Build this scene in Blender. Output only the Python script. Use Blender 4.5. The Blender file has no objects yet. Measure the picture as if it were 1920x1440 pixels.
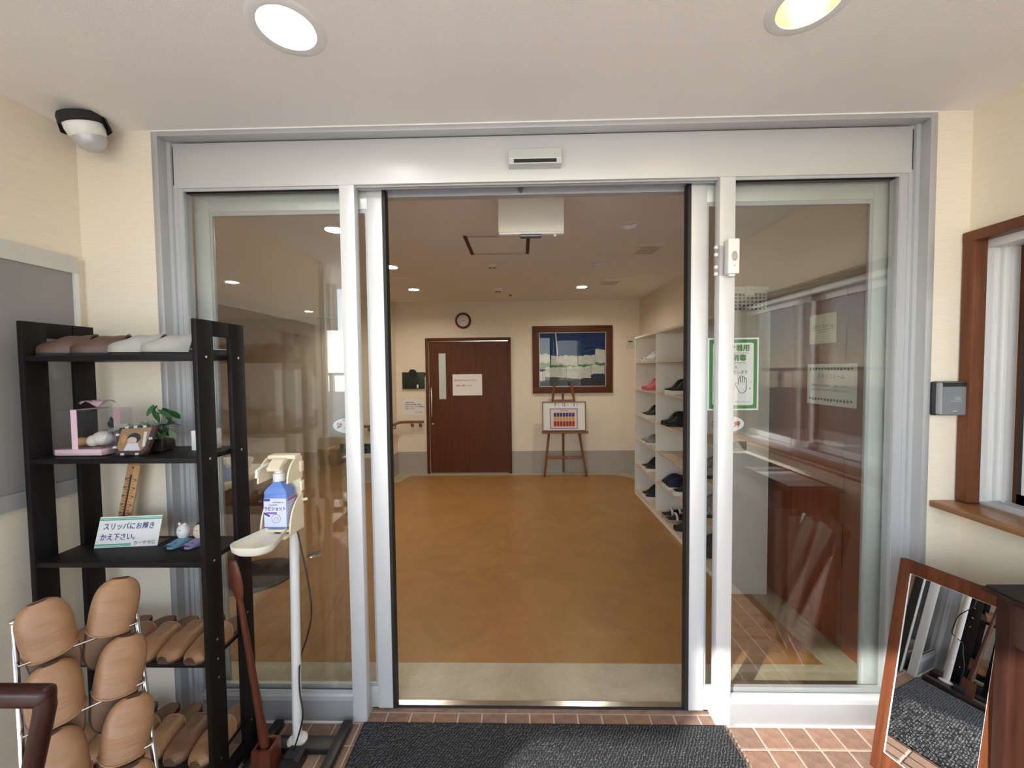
import bpy, bmesh, math, random
from mathutils import Vector, Matrix, Euler
random.seed(7)
SC = bpy.context.scene
COL = SC.collection
PI = math.pi
R = math.radians

# ---------------------------------------------------------------- camera, world, sun, exposure
def make_camera():
    f = 747.5
    yaw, pitch, roll = -0.022486, -0.038224, -0.010841
    cy, sy, cp, sp = math.cos(yaw), math.sin(yaw), math.cos(pitch), math.sin(pitch)
    fwd = Vector((sy*cp, cy*cp, sp)); right = Vector((cy, -sy, 0)); up = right.cross(fwd)
    r2 = right*math.cos(roll)+up*math.sin(roll); u2 = -right*math.sin(roll)+up*math.cos(roll)
    m = Matrix((r2, u2, -fwd)).transposed().to_4x4()
    cd = bpy.data.cameras.new('camera'); cd.sensor_width = 36; cd.lens = f/1920*36; cd.clip_start = 0.02
    cam = bpy.data.objects.new('camera', cd); COL.objects.link(cam)
    m.translation = Vector((0, 0, 1.55)); cam.matrix_world = m
    SC.camera = cam
make_camera()

world = bpy.data.worlds.new('world'); SC.world = world; world.use_nodes = True
wn = world.node_tree.nodes; wl = world.node_tree.links
wn.clear()
sky = wn.new('ShaderNodeTexSky'); sky.sky_type = 'NISHITA'; sky.sun_disc = False
sky.sun_elevation = R(30); sky.sun_rotation = R(224); sky.air_density = 1.0; sky.dust_density = 0.15; sky.ozone_density = 1.2
hs = wn.new('ShaderNodeHueSaturation'); hs.inputs['Saturation'].default_value = 0.55
bg = wn.new('ShaderNodeBackground'); bg.inputs['Strength'].default_value = 0.44
wo = wn.new('ShaderNodeOutputWorld')
wl.new(sky.outputs[0], hs.inputs['Color']); wl.new(hs.outputs[0], bg.inputs[0]); wl.new(bg.outputs[0], wo.inputs[0])

sd = bpy.data.lights.new('sun', 'SUN'); sd.energy = 7.0; sd.angle = R(0.8); sd.color = (1.0, 0.96, 0.90)
sun = bpy.data.objects.new('sun', sd); COL.objects.link(sun)
sdir = Vector((0.70, 0.714, -math.tan(R(27))))
sun.rotation_euler = sdir.to_track_quat('-Z', 'Y').to_euler()

SC.view_settings.view_transform = 'Standard'; SC.view_settings.look = 'None'
SC.view_settings.gamma = 1.0; SC.view_settings.use_curve_mapping = False
SC.view_settings.exposure = 0.60
SC.cycles.max_bounces = 8; SC.cycles.diffuse_bounces = 4; SC.cycles.glossy_bounces = 4; SC.cycles.adaptive_threshold = 0.035
SC.cycles.transparent_max_bounces = 24; SC.cycles.caustics_reflective = False; SC.cycles.caustics_refractive = False
SC.cycles.sample_clamp_indirect = 6.0

# ---------------------------------------------------------------- materials
MATS = {}
def nt(name):
    m = bpy.data.materials.new(name); m.use_nodes = True
    n = m.node_tree.nodes; l = m.node_tree.links
    return m, n, l, n['Principled BSDF']
def mat(name, col, rough=0.6, metal=0.0, var=0.06, scale=6.0, bump=0.0, bscale=200.0, spec=0.5, stretch=(1,1,1), emit=None, es=0.0):
    """plain surface with slight procedural variation and optional fine relief"""
    m, n, l, p = nt(name)
    p.inputs['Roughness'].default_value = rough; p.inputs['Metallic'].default_value = metal
    p.inputs['Specular IOR Level'].default_value = spec
    tc = n.new('ShaderNodeTexCoord'); mp = n.new('ShaderNodeMapping'); mp.inputs['Scale'].default_value = stretch
    l.new(tc.outputs['Object'], mp.inputs[0])
    nz = n.new('ShaderNodeTexNoise'); nz.inputs['Scale'].default_value = scale; nz.inputs['Detail'].default_value = 5
    l.new(mp.outputs[0], nz.inputs['Vector'])
    cr = n.new('ShaderNodeValToRGB')
    cr.color_ramp.elements[0].position = 0.3; cr.color_ramp.elements[1].position = 0.7
    a = [max(0, c*(1-var)) for c in col]; b = [min(1, c*(1+var)) for c in col]
    cr.color_ramp.elements[0].color = (*a, 1); cr.color_ramp.elements[1].color = (*b, 1)
    l.new(nz.outputs['Fac'], cr.inputs[0]); l.new(cr.outputs[0], p.inputs['Base Color'])
    if bump:
        nb = n.new('ShaderNodeTexNoise'); nb.inputs['Scale'].default_value = bscale; nb.inputs['Detail'].default_value = 2
        l.new(mp.outputs[0], nb.inputs['Vector'])
        bp = n.new('ShaderNodeBump'); bp.inputs['Strength'].default_value = bump; bp.inputs['Distance'].default_value = 0.002
        l.new(nb.outputs['Fac'], bp.inputs['Height']); l.new(bp.outputs[0], p.inputs['Normal'])
    if emit:
        p.inputs['Emission Color'].default_value = (*emit, 1); p.inputs['Emission Strength'].default_value = es
    MATS[name] = m
    return m
def wood(name, c1, c2, rough=0.4, axis='Z', scale=14.0, bump=0.05, spec=0.5):
    m, n, l, p = nt(name)
    p.inputs['Roughness'].default_value = rough; p.inputs['Specular IOR Level'].default_value = spec
    tc = n.new('ShaderNodeTexCoord'); mp = n.new('ShaderNodeMapping')
    s = {'X': (0.07, 1, 1), 'Y': (1, 0.07, 1), 'Z': (1, 1, 0.07)}[axis]
    mp.inputs['Scale'].default_value = [v*scale for v in s]
    l.new(tc.outputs['Object'], mp.inputs[0])
    nz = n.new('ShaderNodeTexNoise'); nz.inputs['Scale'].default_value = 2.2; nz.inputs['Detail'].default_value = 8; nz.inputs['Roughness'].default_value = 0.65
    nz.inputs['Distortion'].default_value = 0.4
    l.new(mp.outputs[0], nz.inputs['Vector'])
    cr = n.new('ShaderNodeValToRGB'); cr.color_ramp.elements[0].position = 0.32; cr.color_ramp.elements[1].position = 0.68
    cr.color_ramp.elements[0].color = (*c1, 1); cr.color_ramp.elements[1].color = (*c2, 1)
    l.new(nz.outputs['Fac'], cr.inputs[0]); l.new(cr.outputs[0], p.inputs['Base Color'])
    bp = n.new('ShaderNodeBump'); bp.inputs['Strength'].default_value = bump; bp.inputs['Distance'].default_value = 0.001
    l.new(nz.outputs['Fac'], bp.inputs['Height']); l.new(bp.outputs[0], p.inputs['Normal'])
    MATS[name] = m
    return m
def glass(name, tint=(0.93, 0.95, 0.93), refl=1.0, rough=0.0):
    """thin clear sheet: transparent plus a mirror share that grows towards grazing angles"""
    m = bpy.data.materials.new(name); m.use_nodes = True
    n = m.node_tree.nodes; l = m.node_tree.links; n.clear()
    out = n.new('ShaderNodeOutputMaterial'); mix = n.new('ShaderNodeMixShader')
    tr = n.new('ShaderNodeBsdfTransparent'); tr.inputs[0].default_value = (*tint, 1)
    gl = n.new('ShaderNodeBsdfGlossy'); gl.inputs['Roughness'].default_value = rough
    lw = n.new('ShaderNodeLayerWeight'); lw.inputs['Blend'].default_value = 0.5
    pw = n.new('ShaderNodeMath'); pw.operation = 'POWER'; pw.inputs[1].default_value = 5
    ma = n.new('ShaderNodeMath'); ma.operation = 'MULTIPLY_ADD'; ma.inputs[1].default_value = 0.95*refl; ma.inputs[2].default_value = 0.045*refl
    l.new(lw.outputs['Facing'], pw.inputs[0]); l.new(pw.outputs[0], ma.inputs[0]); l.new(ma.outputs[0], mix.inputs[0])
    l.new(tr.outputs[0], mix.inputs[1]); l.new(gl.outputs[0], mix.inputs[2]); l.new(mix.outputs[0], out.inputs[0])
    MATS[name] = m
    return m
def wallpaper(name, col, rough=0.85):
    """woven vinyl wallpaper: fine horizontal threads"""
    m, n, l, p = nt(name)
    p.inputs['Roughness'].default_value = rough; p.inputs['Specular IOR Level'].default_value = 0.25
    tc = n.new('ShaderNodeTexCoord'); mp = n.new('ShaderNodeMapping'); mp.inputs['Scale'].default_value = (14, 14, 260)
    l.new(tc.outputs['Object'], mp.inputs[0])
    nz = n.new('ShaderNodeTexNoise'); nz.inputs['Scale'].default_value = 1.0; nz.inputs['Detail'].default_value = 3
    l.new(mp.outputs[0], nz.inputs['Vector'])
    cr = n.new('ShaderNodeValToRGB'); cr.color_ramp.elements[0].position = 0.25; cr.color_ramp.elements[1].position = 0.6
    cr.color_ramp.elements[0].color = (*[c*0.92 for c in col], 1); cr.color_ramp.elements[1].color = (*col, 1)
    l.new(nz.outputs['Fac'], cr.inputs[0]); l.new(cr.outputs[0], p.inputs['Base Color'])
    bp = n.new('ShaderNodeBump'); bp.inputs['Strength'].default_value = 0.25; bp.inputs['Distance'].default_value = 0.001
    l.new(nz.outputs['Fac'], bp.inputs['Height']); l.new(bp.outputs[0], p.inputs['Normal'])
    MATS[name] = m
    return m
def lino(name, c1, c2, c3):
    """marbled sheet flooring with fine flecks and a soft polish"""
    m, n, l, p = nt(name)
    p.inputs['Roughness'].default_value = 0.38; p.inputs['Specular IOR Level'].default_value = 0.35
    tc = n.new('ShaderNodeTexCoord')
    nz = n.new('ShaderNodeTexNoise'); nz.inputs['Scale'].default_value = 3.0; nz.inputs['Detail'].default_value = 9; nz.inputs['Roughness'].default_value = 0.7
    nz.inputs['Distortion'].default_value = 1.2
    l.new(tc.outputs['Object'], nz.inputs['Vector'])
    cr = n.new('ShaderNodeValToRGB'); cr.color_ramp.elements[0].position = 0.3; cr.color_ramp.elements[1].position = 0.72
    cr.color_ramp.elements[0].color = (*c1, 1); cr.color_ramp.elements[1].color = (*c2, 1)
    l.new(nz.outputs['Fac'], cr.inputs[0])
    n2 = n.new('ShaderNodeTexNoise'); n2.inputs['Scale'].default_value = 55; n2.inputs['Detail'].default_value = 3; n2.inputs['Distortion'].default_value = 2
    l.new(tc.outputs['Object'], n2.inputs['Vector'])
    c2r = n.new('ShaderNodeValToRGB'); c2r.color_ramp.elements[0].position = 0.56; c2r.color_ramp.elements[1].position = 0.72
    l.new(n2.outputs['Fac'], c2r.inputs[0])
    mx = n.new('ShaderNodeMix'); mx.data_type = 'RGBA'
    mf = n.new('ShaderNodeMath'); mf.operation = 'MULTIPLY'; mf.inputs[1].default_value = 0.45
    l.new(c2r.outputs[0], mf.inputs[0]); l.new(mf.outputs[0], mx.inputs[0])
    l.new(cr.outputs[0], mx.inputs[6]); mx.inputs[7].default_value = (*c3, 1)
    l.new(mx.outputs[2], p.inputs['Base Color'])
    MATS[name] = m
    return m
def emitter(name, col, strength):
    m = bpy.data.materials.new(name); m.use_nodes = True
    n = m.node_tree.nodes; l = m.node_tree.links; n.clear()
    out = n.new('ShaderNodeOutputMaterial'); e = n.new('ShaderNodeEmission')
    e.inputs[0].default_value = (*col, 1); e.inputs[1].default_value = strength
    l.new(e.outputs[0], out.inputs[0]); MATS[name] = m
    return m

wallpaper('cream_wall', (0.80, 0.72, 0.585))
wallpaper('inner_wall', (0.86, 0.76, 0.62))
mat('ceiling', (0.88, 0.845, 0.80), 0.9, var=0.02, scale=3, bump=0.5, bscale=260, spec=0.2)
mat('aluminium', (0.52, 0.53, 0.545), 0.42, metal=0.35, var=0.02, scale=3)
mat('aluminium_white', (0.72, 0.72, 0.71), 0.4, metal=0.25, var=0.02, scale=3)
mat('aluminium_transom', (0.60, 0.60, 0.59), 0.4, metal=0.25, var=0.02, scale=3)
mat('aluminium_green', (0.60, 0.63, 0.60), 0.4, metal=0.3, var=0.02, scale=3)
mat('kick_metal', (0.27, 0.268, 0.268), 0.5, metal=0.1, var=0.04, scale=8, spec=0.3)
mat('reader_gray', (0.22, 0.23, 0.245), 0.4, metal=0.2)
mat('casing_metal', (0.50, 0.505, 0.51), 0.4, metal=0.45, var=0.03, scale=3)
mat('steel', (0.72, 0.72, 0.72), 0.2, metal=1.0, var=0.03)
mat('chrome', (0.62, 0.62, 0.64), 0.22, metal=1.0, var=0.03)
mat('gasket', (0.012, 0.012, 0.012), 0.6, var=0.1)
mat('caulk', (0.82, 0.80, 0.76), 0.8, var=0.02)
glass('pane', (0.955, 0.965, 0.955), 1.8)
glass('window_pane', (0.96, 0.97, 0.96), 0.8)
glass('picture_glass', (0.98, 0.98, 0.98), 0.45)
glass('clear_plastic', (0.93, 0.93, 0.95), 1.3, 0.05)
mat('mirror', (0.88, 0.89, 0.89), 0.0, metal=1.0, var=0.0)
lino('floor_orange', (0.27, 0.135, 0.043), (0.38, 0.20, 0.07), (0.43, 0.255, 0.11))
lino('floor_gray', (0.36, 0.31, 0.215), (0.52, 0.46, 0.34), (0.60, 0.54, 0.42))
mat('baseboard', (0.43, 0.39, 0.345), 0.6, var=0.04)
mat('tile', (0.255, 0.148, 0.102), 0.7, var=0.22, scale=30, bump=0.5, bscale=120)
mat('tile_b', (0.29, 0.172, 0.118), 0.7, var=0.22, scale=30, bump=0.5, bscale=120)
mat('tile_c', (0.23, 0.14, 0.102), 0.7, var=0.22, scale=30, bump=0.5, bscale=120)
mat('grout', (0.50, 0.44, 0.37), 0.95, var=0.1, scale=60)
mat('mat_rubber', (0.022, 0.022, 0.024), 0.9, var=0.15, scale=40)
mat('mat_pile', (0.078, 0.079, 0.082), 0.6, var=0.3, scale=160, spec=0.25)
mat('frame_beige', (0.56, 0.54, 0.50), 0.6)
wood('door_brown', (0.088, 0.026, 0.009), (0.122, 0.037, 0.014), 0.5, spec=0.25)
wood('staff_brown', (0.21, 0.055, 0.024), (0.30, 0.085, 0.038), 0.5, spec=0.2)
wood('frame_brown', (0.10, 0.032, 0.013), (0.18, 0.062, 0.026), 0.45, spec=0.3)
wood('mirror_frame', (0.07, 0.020, 0.008), (0.15, 0.048, 0.019), 0.55, spec=0.15)
wood('sill_wood', (0.21, 0.09, 0.03), (0.40, 0.19, 0.07), 0.33, axis='Y')
wood('dark_wood', (0.018, 0.005, 0.003), (0.042, 0.011, 0.007), 0.32, spec=0.35)
wood('table_wood', (0.022, 0.0075, 0.0045), (0.048, 0.017, 0.010), 0.45, spec=0.25)
wood('easel_wood', (0.17, 0.075, 0.035), (0.27, 0.13, 0.06), 0.5)
wood('horn_wood', (0.06, 0.014, 0.007), (0.15, 0.042, 0.018), 0.35)
wood('thermo_wood', (0.50, 0.27, 0.11), (0.66, 0.40, 0.19), 0.5)
wood('rail_wood', (0.16, 0.075, 0.03), (0.25, 0.12, 0.05), 0.45, axis='X')
mat('rack_black', (0.008, 0.0065, 0.0065), 0.5, var=0.25, scale=20, stretch=(1, 1, 0.1), spec=0.22)
mat('black_plastic', (0.012, 0.012, 0.013), 0.4)
mat('black_matte', (0.015, 0.015, 0.016), 0.8)
mat('white_plastic', (0.80, 0.79, 0.76), 0.4, var=0.01)
mat('white_paint', (0.78, 0.775, 0.75), 0.45, var=0.02)
mat('offwhite', (0.74, 0.70, 0.58), 0.5, var=0.02)
mat('cream_plastic', (0.80, 0.70, 0.50), 0.42, var=0.02)
mat('shelf_white', (0.77, 0.725, 0.66), 0.55, var=0.03)
wood('shelf_board', (0.50, 0.39, 0.28), (0.66, 0.55, 0.43), 0.55, axis='Y')
mat('paper', (0.82, 0.81, 0.79), 0.8, var=0.01)
mat('paper_yellow', (0.80, 0.76, 0.52), 0.8, var=0.01)
mat('ink', (0.02, 0.02, 0.03), 0.8, var=0.0)
mat('ink_navy', (0.045, 0.05, 0.22), 0.7, var=0.0)
mat('ink_red', (0.35, 0.025, 0.02), 0.7, var=0.0)
mat('ink_green', (0.075, 0.25, 0.065), 0.7, var=0.0)
mat('ink_gray', (0.13, 0.16, 0.14), 0.7, var=0.0)
mat('mint', (0.10, 0.42, 0.30), 0.6, var=0.0)
mat('board_gray', (0.265, 0.25, 0.245), 0.85, var=0.03, bump=0.3, bscale=500)
mat('band_gray', (0.34, 0.34, 0.34), 0.6)
mat('slipper_tan', (0.31, 0.165, 0.083), 0.42, var=0.10, scale=14, bump=1.0, bscale=70, stretch=(0.22, 1, 0.5))
mat('slipper_dark', (0.19, 0.095, 0.053), 0.42, var=0.10, scale=14, bump=1.0, bscale=70, stretch=(0.22, 1, 0.5))
mat('slipper_brown', (0.09, 0.047, 0.033), 0.45, var=0.10, scale=14, bump=0.15, bscale=500)
mat('slipper_gray', (0.33, 0.32, 0.29), 0.5, var=0.08, scale=14, bump=0.15, bscale=500)
mat('sole_brown', (0.10, 0.052, 0.032), 0.7)
mat('insole_tan', (0.24, 0.135, 0.08), 0.6)
mat('insole_gray', (0.40, 0.38, 0.35), 0.6)
mat('blue_bottle', (0.13, 0.24, 0.62), 0.25, var=0.05)
mat('label_lilac', (0.66, 0.68, 0.86), 0.45, var=0.02)
mat('purple', (0.30, 0.16, 0.42), 0.5)
mat('shoe_black', (0.010, 0.010, 0.012), 0.65, var=0.3, scale=60)
mat('shoe_navy', (0.010, 0.014, 0.035), 0.8, var=0.3, scale=60)
mat('shoe_pink', (0.55, 0.12, 0.17), 0.7)
mat('shoe_white', (0.68, 0.66, 0.63), 0.6)
mat('shoe_gray', (0.20, 0.19, 0.18), 0.6, var=0.4, scale=80)
mat('shoe_tan', (0.34, 0.29, 0.22), 0.7)
mat('clock_red', (0.13, 0.012, 0.008), 0.4)
mat('leaf', (0.035, 0.13, 0.035), 0.45, var=0.3, scale=40)
mat('leaf_pale', (0.40, 0.52, 0.36), 0.45, var=0.3, scale=60)
mat('soil', (0.02, 0.013, 0.009), 0.95, var=0.4, scale=80)
mat('pink_ribbon', (0.72, 0.50, 0.58), 0.5)
mat('gift_base', (0.60, 0.42, 0.46), 0.5)
mat('fluffy', (0.72, 0.68, 0.58), 0.9, var=0.1, scale=60, bump=0.8, bscale=150)
mat('orange', (0.62, 0.33, 0.12), 0.6)
mat('kraft', (0.42, 0.26, 0.12), 0.7)
mat('dark_brown', (0.065, 0.025, 0.018), 0.6)
mat('skin_cream', (0.78, 0.62, 0.50), 0.6)
mat('toy_blue', (0.16, 0.34, 0.46), 0.45)
mat('toy_lilac', (0.34, 0.28, 0.50), 0.45)
mat('hedge_brown', (0.035, 0.018, 0.014), 0.7)
mat('gunmetal', (0.15, 0.16, 0.18), 0.35, metal=0.6)
mat('pic_blue', (0.006, 0.03, 0.12), 0.5, var=0.3, scale=9, spec=0.2)
mat('pic_black', (0.008, 0.010, 0.014), 0.4, var=0.4, scale=20)
mat('pic_white', (0.56, 0.58, 0.54), 0.6, var=0.12, scale=25)
mat('pic_green', (0.05, 0.20, 0.09), 0.6, var=0.4, scale=25)
mat('green_box', (0.016, 0.028, 0.018), 0.45)
mat('counter_cream', (0.62, 0.57, 0.48), 0.5)
mat('concrete', (0.78, 0.78, 0.77), 0.9, var=0.1, scale=4)
mat('fence_white', (0.75, 0.75, 0.74), 0.6)
mat('teal', (0.16, 0.42, 0.33), 0.6)
emitter('lamp_white', (0.95, 0.98, 1.0), 60.0)
emitter('lamp_warm', (1.0, 0.80, 0.45), 20.0)
emitter('lamp_inner', (1.0, 0.89, 0.71), 270.0)
emitter('fill_office', (1.0, 0.98, 0.95), 6.0)  # glow of the added reception fill lamp
mat('reflector_warm', (0.80, 0.62, 0.22), 0.35, metal=0.3)
mat('reflector_white', (0.85, 0.83, 0.80), 0.35)

# ---------------------------------------------------------------- helpers
def tagp(o, label=None, cat=None, group=None, kind=None):
    if label: o['label'] = label
    if cat: o['category'] = cat
    if group: o['group'] = group
    if kind: o['kind'] = kind
    return o
def thing(name, label, cat, loc=(0, 0, 0), rot=(0, 0, 0), group=None, kind=None):
    o = bpy.data.objects.new(name, None); COL.objects.link(o)
    o.location = loc; o.rotation_euler = rot; o.empty_display_size = 0.05
    return tagp(o, label, cat, group, kind)
class MB:
    def __init__(s): s.v = []; s.f = []; s.m = None
    def add(s, vs, fs, mtx=None):
        b = len(s.v)
        s.v += [tuple(mtx @ Vector(p)) if mtx else tuple(p) for p in vs]
        s.f += [tuple(b+i for i in f) for f in fs]; return s
    def box(s, x0, x1, y0, y1, z0, z1, mtx=None):
        vs = [(x, y, z) for z in (z0, z1) for y in (y0, y1) for x in (x0, x1)]
        return s.add(vs, [(0, 2, 3, 1), (4, 5, 7, 6), (0, 1, 5, 4), (2, 6, 7, 3), (0, 4, 6, 2), (1, 3, 7, 5)], mtx)
    def rbox(s, x0, x1, y0, y1, z0, z1, b=0.004, mtx=None, seg=2):
        bm = bmesh.new(); bmesh.ops.create_cube(bm, size=1)
        bmesh.ops.scale(bm, vec=(x1-x0, y1-y0, z1-z0), verts=bm.verts)
        bmesh.ops.bevel(bm, geom=bm.edges[:], offset=b, segments=seg, affect='EDGES', profile=0.5)
        bmesh.ops.translate(bm, vec=((x0+x1)/2, (y0+y1)/2, (z0+z1)/2), verts=bm.verts)
        bm.verts.ensure_lookup_table()
        s.add([v.co[:] for v in bm.verts], [[v.index for v in f.verts] for f in bm.faces], mtx); bm.free(); return s
    def ring(s, pts): b = len(s.v); s.v += [tuple(p) for p in pts]; return list(range(b, b+len(pts)))
    def skin(s, a, b, close=True):
        n = len(a)
        for i in range(n if close else n-1):
            j = (i+1) % n; s.f.append((a[i], a[j], b[j], b[i]))
    def cyl(s, p0, p1, r0, r1=None, n=16, caps=True):
        return s.tube([p0, p1], [r0, r0 if r1 is None else r1], n, caps)
    def tube(s, pts, r, n=8, caps=True, flat=1.0):
        pts = [Vector(p) for p in pts]; rs = r if isinstance(r, (list, tuple)) else [r]*len(pts)
        prev = None; up = None
        for i, p in enumerate(pts):
            d = (pts[min(i+1, len(pts)-1)]-pts[max(i-1, 0)]).normalized()
            if up is None:
                ref = Vector((0, 0, 1)) if abs(d.z) < 0.9 else Vector((0, 1, 0))
                x = d.cross(ref).normalized()
            else: x = (up-d*up.dot(d)).normalized()
            up = x; y = d.cross(x)
            rg = s.ring([p+x*math.cos(2*PI*k/n)*rs[i]+y*math.sin(2*PI*k/n)*rs[i]*flat for k in range(n)])
            if prev: s.skin(prev, rg)
            elif caps: s.f.append(tuple(rg[::-1]))
            prev = rg
        if caps: s.f.append(tuple(prev))
        return s
    def lathe(s, prof, n=24, c=(0, 0, 0), mtx=None, a0=0, a1=2*PI):
        full = abs(a1-a0-2*PI) < 1e-6; b0 = len(s.v); m = n if full else n+1
        for (r, z) in prof:
            for k in range(m):
                a = a0+(a1-a0)*k/n
                p = Vector((c[0]+r*math.cos(a), c[1]+r*math.sin(a), c[2]+z)); s.v.append(tuple(mtx @ p) if mtx else tuple(p))
        for i in range(len(prof)-1):
            for k in range(n):
                k2 = (k+1) % m
                s.f.append((b0+i*m+k, b0+i*m+k2, b0+(i+1)*m+k2, b0+(i+1)*m+k))
        return s
    def prism(s, poly, d0, d1, axis='Y', mtx=None):
        n = len(poly)
        def P(u, w, d): return {'X': (d, u, w), 'Y': (u, d, w), 'Z': (u, w, d)}[axis]
        vs = [P(u, w, d0) for u, w in poly]+[P(u, w, d1) for u, w in poly]
        fs = [tuple(range(n)), tuple(range(2*n-1, n-1, -1))]+[(i, i+n, (i+1) % n+n, (i+1) % n) for i in range(n)]
        return s.add(vs, fs, mtx)
    def grid(s, fn, nu, nv, cu=False):
        b = len(s.v); m = nu if cu else nu+1
        for j in range(nv+1):
            for i in range(m): s.v.append(tuple(fn(i/nu, j/nv)))
        for j in range(nv):
            for i in range(nu):
                i2 = (i+1) % m; s.f.append((b+j*m+i, b+j*m+i2, b+(j+1)*m+i2, b+(j+1)*m+i))
        return s
    def sphere(s, c, r, n=16, mtx=None, sc=(1, 1, 1)):
        c = Vector(c)
        prof = [(math.sin(PI*j/(n//2))*r, -math.cos(PI*j/(n//2))*r) for j in range(n//2+1)]
        mm = Matrix.Translation(c) @ Matrix.Diagonal((*sc, 1))
        if mtx: mm = mtx @ mm
        return s.lathe(prof, n, (0, 0, 0), mm)
    def build(s, name, material, parent=None, smooth=None, loc=None, rot=None):
        me = bpy.data.meshes.new(name); me.from_pydata(s.v, [], s.f)
        bm = bmesh.new(); bm.from_mesh(me)
        bmesh.ops.remove_doubles(bm, verts=bm.verts, dist=1e-6)
        bmesh.ops.recalc_face_normals(bm, faces=bm.faces); bm.to_mesh(me); bm.free()
        me.materials.append(MATS[material] if isinstance(material, str) else material)
        o = bpy.data.objects.new(name, me); COL.objects.link(o)
        if parent: o.parent = parent
        if loc: o.location = loc
        if rot: o.rotation_euler = rot
        if smooth is not None:
            me.shade_smooth(); me.set_sharp_from_angle(angle=R(smooth))
        return o
def Box(name, m, parent, x0, x1, y0, y1, z0, z1, b=0.0):
    mb = MB()
    if b: mb.rbox(x0, x1, y0, y1, z0, z1, b)
    else: mb.box(x0, x1, y0, y1, z0, z1)
    return mb.build(name, m, parent, 35 if b else None)
def copytree(o, parent=None, mats=None):
    c = o.copy(); COL.objects.link(c); c.parent = parent
    for ch in list(o.children): copytree(ch, c)
    return c
TXT = {}
def text(parent, s, size, loc, rot, m='ink', align='CENTER', bold=0.0, name='lettering', sx=1.0, spacing=1.0):
    """flat printed lettering as a thin mesh; origin on the line's middle"""
    key = (s, align, bold, m, spacing)
    if key not in TXT:
        cu = bpy.data.curves.new('lettering', 'FONT'); cu.body = s; cu.size = 1.0; cu.align_x = align; cu.align_y = 'CENTER'
        cu.offset = bold; cu.resolution_u = 2; cu.extrude = 0.0; cu.space_character = spacing
        to = bpy.data.objects.new('lettering', cu); COL.objects.link(to)
        dg = bpy.context.evaluated_depsgraph_get(); dg.update()
        me = bpy.data.meshes.new_from_object(to.evaluated_get(dg))
        bpy.data.objects.remove(to); bpy.data.curves.remove(cu)
        me.materials.clear(); me.materials.append(MATS[m]); TXT[key] = me
    o = bpy.data.objects.new(name, TXT[key]); COL.objects.link(o); o.parent = parent
    o.location = loc; o.rotation_euler = rot; o.scale = (size*sx, size, size)
    return o
FY = (PI/2, 0, 0)            # sheet facing -Y
FX = (PI/2, 0, -PI/2)        # sheet facing -X
FXP = (PI/2, 0, PI/2)        # sheet facing +X
ORD = ['first', 'second', 'third', 'fourth', 'fifth', 'sixth', 'seventh', 'eighth']
# ---------------------------------------------------------------- the setting
ZC = 2.54
def struct(o, label, cat): return tagp(o, label, cat, None, 'structure')
YW = 1.637   # plane of the plastered wall around the automatic door
YP = 1.685   # plane of the posts and fixed panes

# floors
fl = thing('floor', 'marbled orange-brown sheet floor of the hall with a pale grey border', 'floor', kind='structure')
Box('border_sheet', 'floor_gray', fl, -6.1, 1.745, 1.80, 7.6, -0.08, 0.0)
mb = MB()
mb.prism([(-5.8, 2.044), (1.55, 2.044), (1.55, 5.55), (1.35, 5.745), (-1.62, 5.745), (-1.70, 5.40), (-2.42, 5.40), (-2.42, 7.4), (-5.8, 7.4)], -0.001, 0.0012, 'Z')
mb.build('main_sheet', 'floor_orange', fl)

fe = thing('floor_entrance', 'reddish-brown square tile floor with pale joints around the doormat', 'floor', kind='structure')
Box('joint_bed', 'grout', fe, -2.6, 1.80, -1.25, 1.742, -0.08, -0.004)
PX, PY, G = 0.1064, 0.103, 0.0082
def tile_mesh(w, d, m):
    me = MB(); c = 0.003
    me.add([(-w, -d, -.006), (w, -d, -.006), (w, d, -.006), (-w, d, -.006), (-w, -d, -.002), (w, -d, -.002), (w, d, -.002), (-w, d, -.002),
            (-w+c, -d+c, 0), (w-c, -d+c, 0), (w-c, d-c, 0), (-w+c, d-c, 0)],
           [(0, 1, 5, 4), (1, 2, 6, 5), (2, 3, 7, 6), (3, 0, 4, 7), (4, 5, 9, 8), (5, 6, 10, 9), (6, 7, 11, 10), (7, 4, 8, 11), (8, 9, 10, 11)])
    o = me.build('tile', m, fe); return o
tw, td = (PX-G)/2, (PY-G)/2
protos = [tile_mesh(tw, td, m) for m in ('tile', 'tile_b', 'tile_c')]
strip_proto = [tile_mesh(tw, 0.0225, m) for m in ('tile', 'tile_c')]
used = set()
def put(proto, x, y):
    if proto.name not in used: used.add(proto.name); o = proto
    else: o = proto.copy(); COL.objects.link(o)
    o.location = (x, y, random.uniform(-0.0006, 0.0004)); o.parent = fe
    o.rotation_euler = (random.uniform(-.004, .004), random.uniform(-.004, .004), 0)
rest = MB()
for j in range(0, 28):
    yc = 1.68-G/2-td-j*PY
    for i in range(-11, 24):
        xc = -0.721+PX*(i+0.5)
        if xc-tw < -1.83 and yc > -0.25: continue
        if xc+tw > 1.79: continue
        under = -0.69 < xc < 0.84 and yc > 0.45
        if j < 4 and not under: put(random.choice(protos), xc, yc)
        else: rest.box(xc-tw, xc+tw, yc-td, yc+td, -0.006, 0.0)
for i in range(0, 15): put(random.choice(strip_proto), -0.721+PX*(i+0.5)-0.01*0, 1.711)
o = rest.build('far_tiles', 'tile', fe); o['kind'] = 'stuff'

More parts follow.
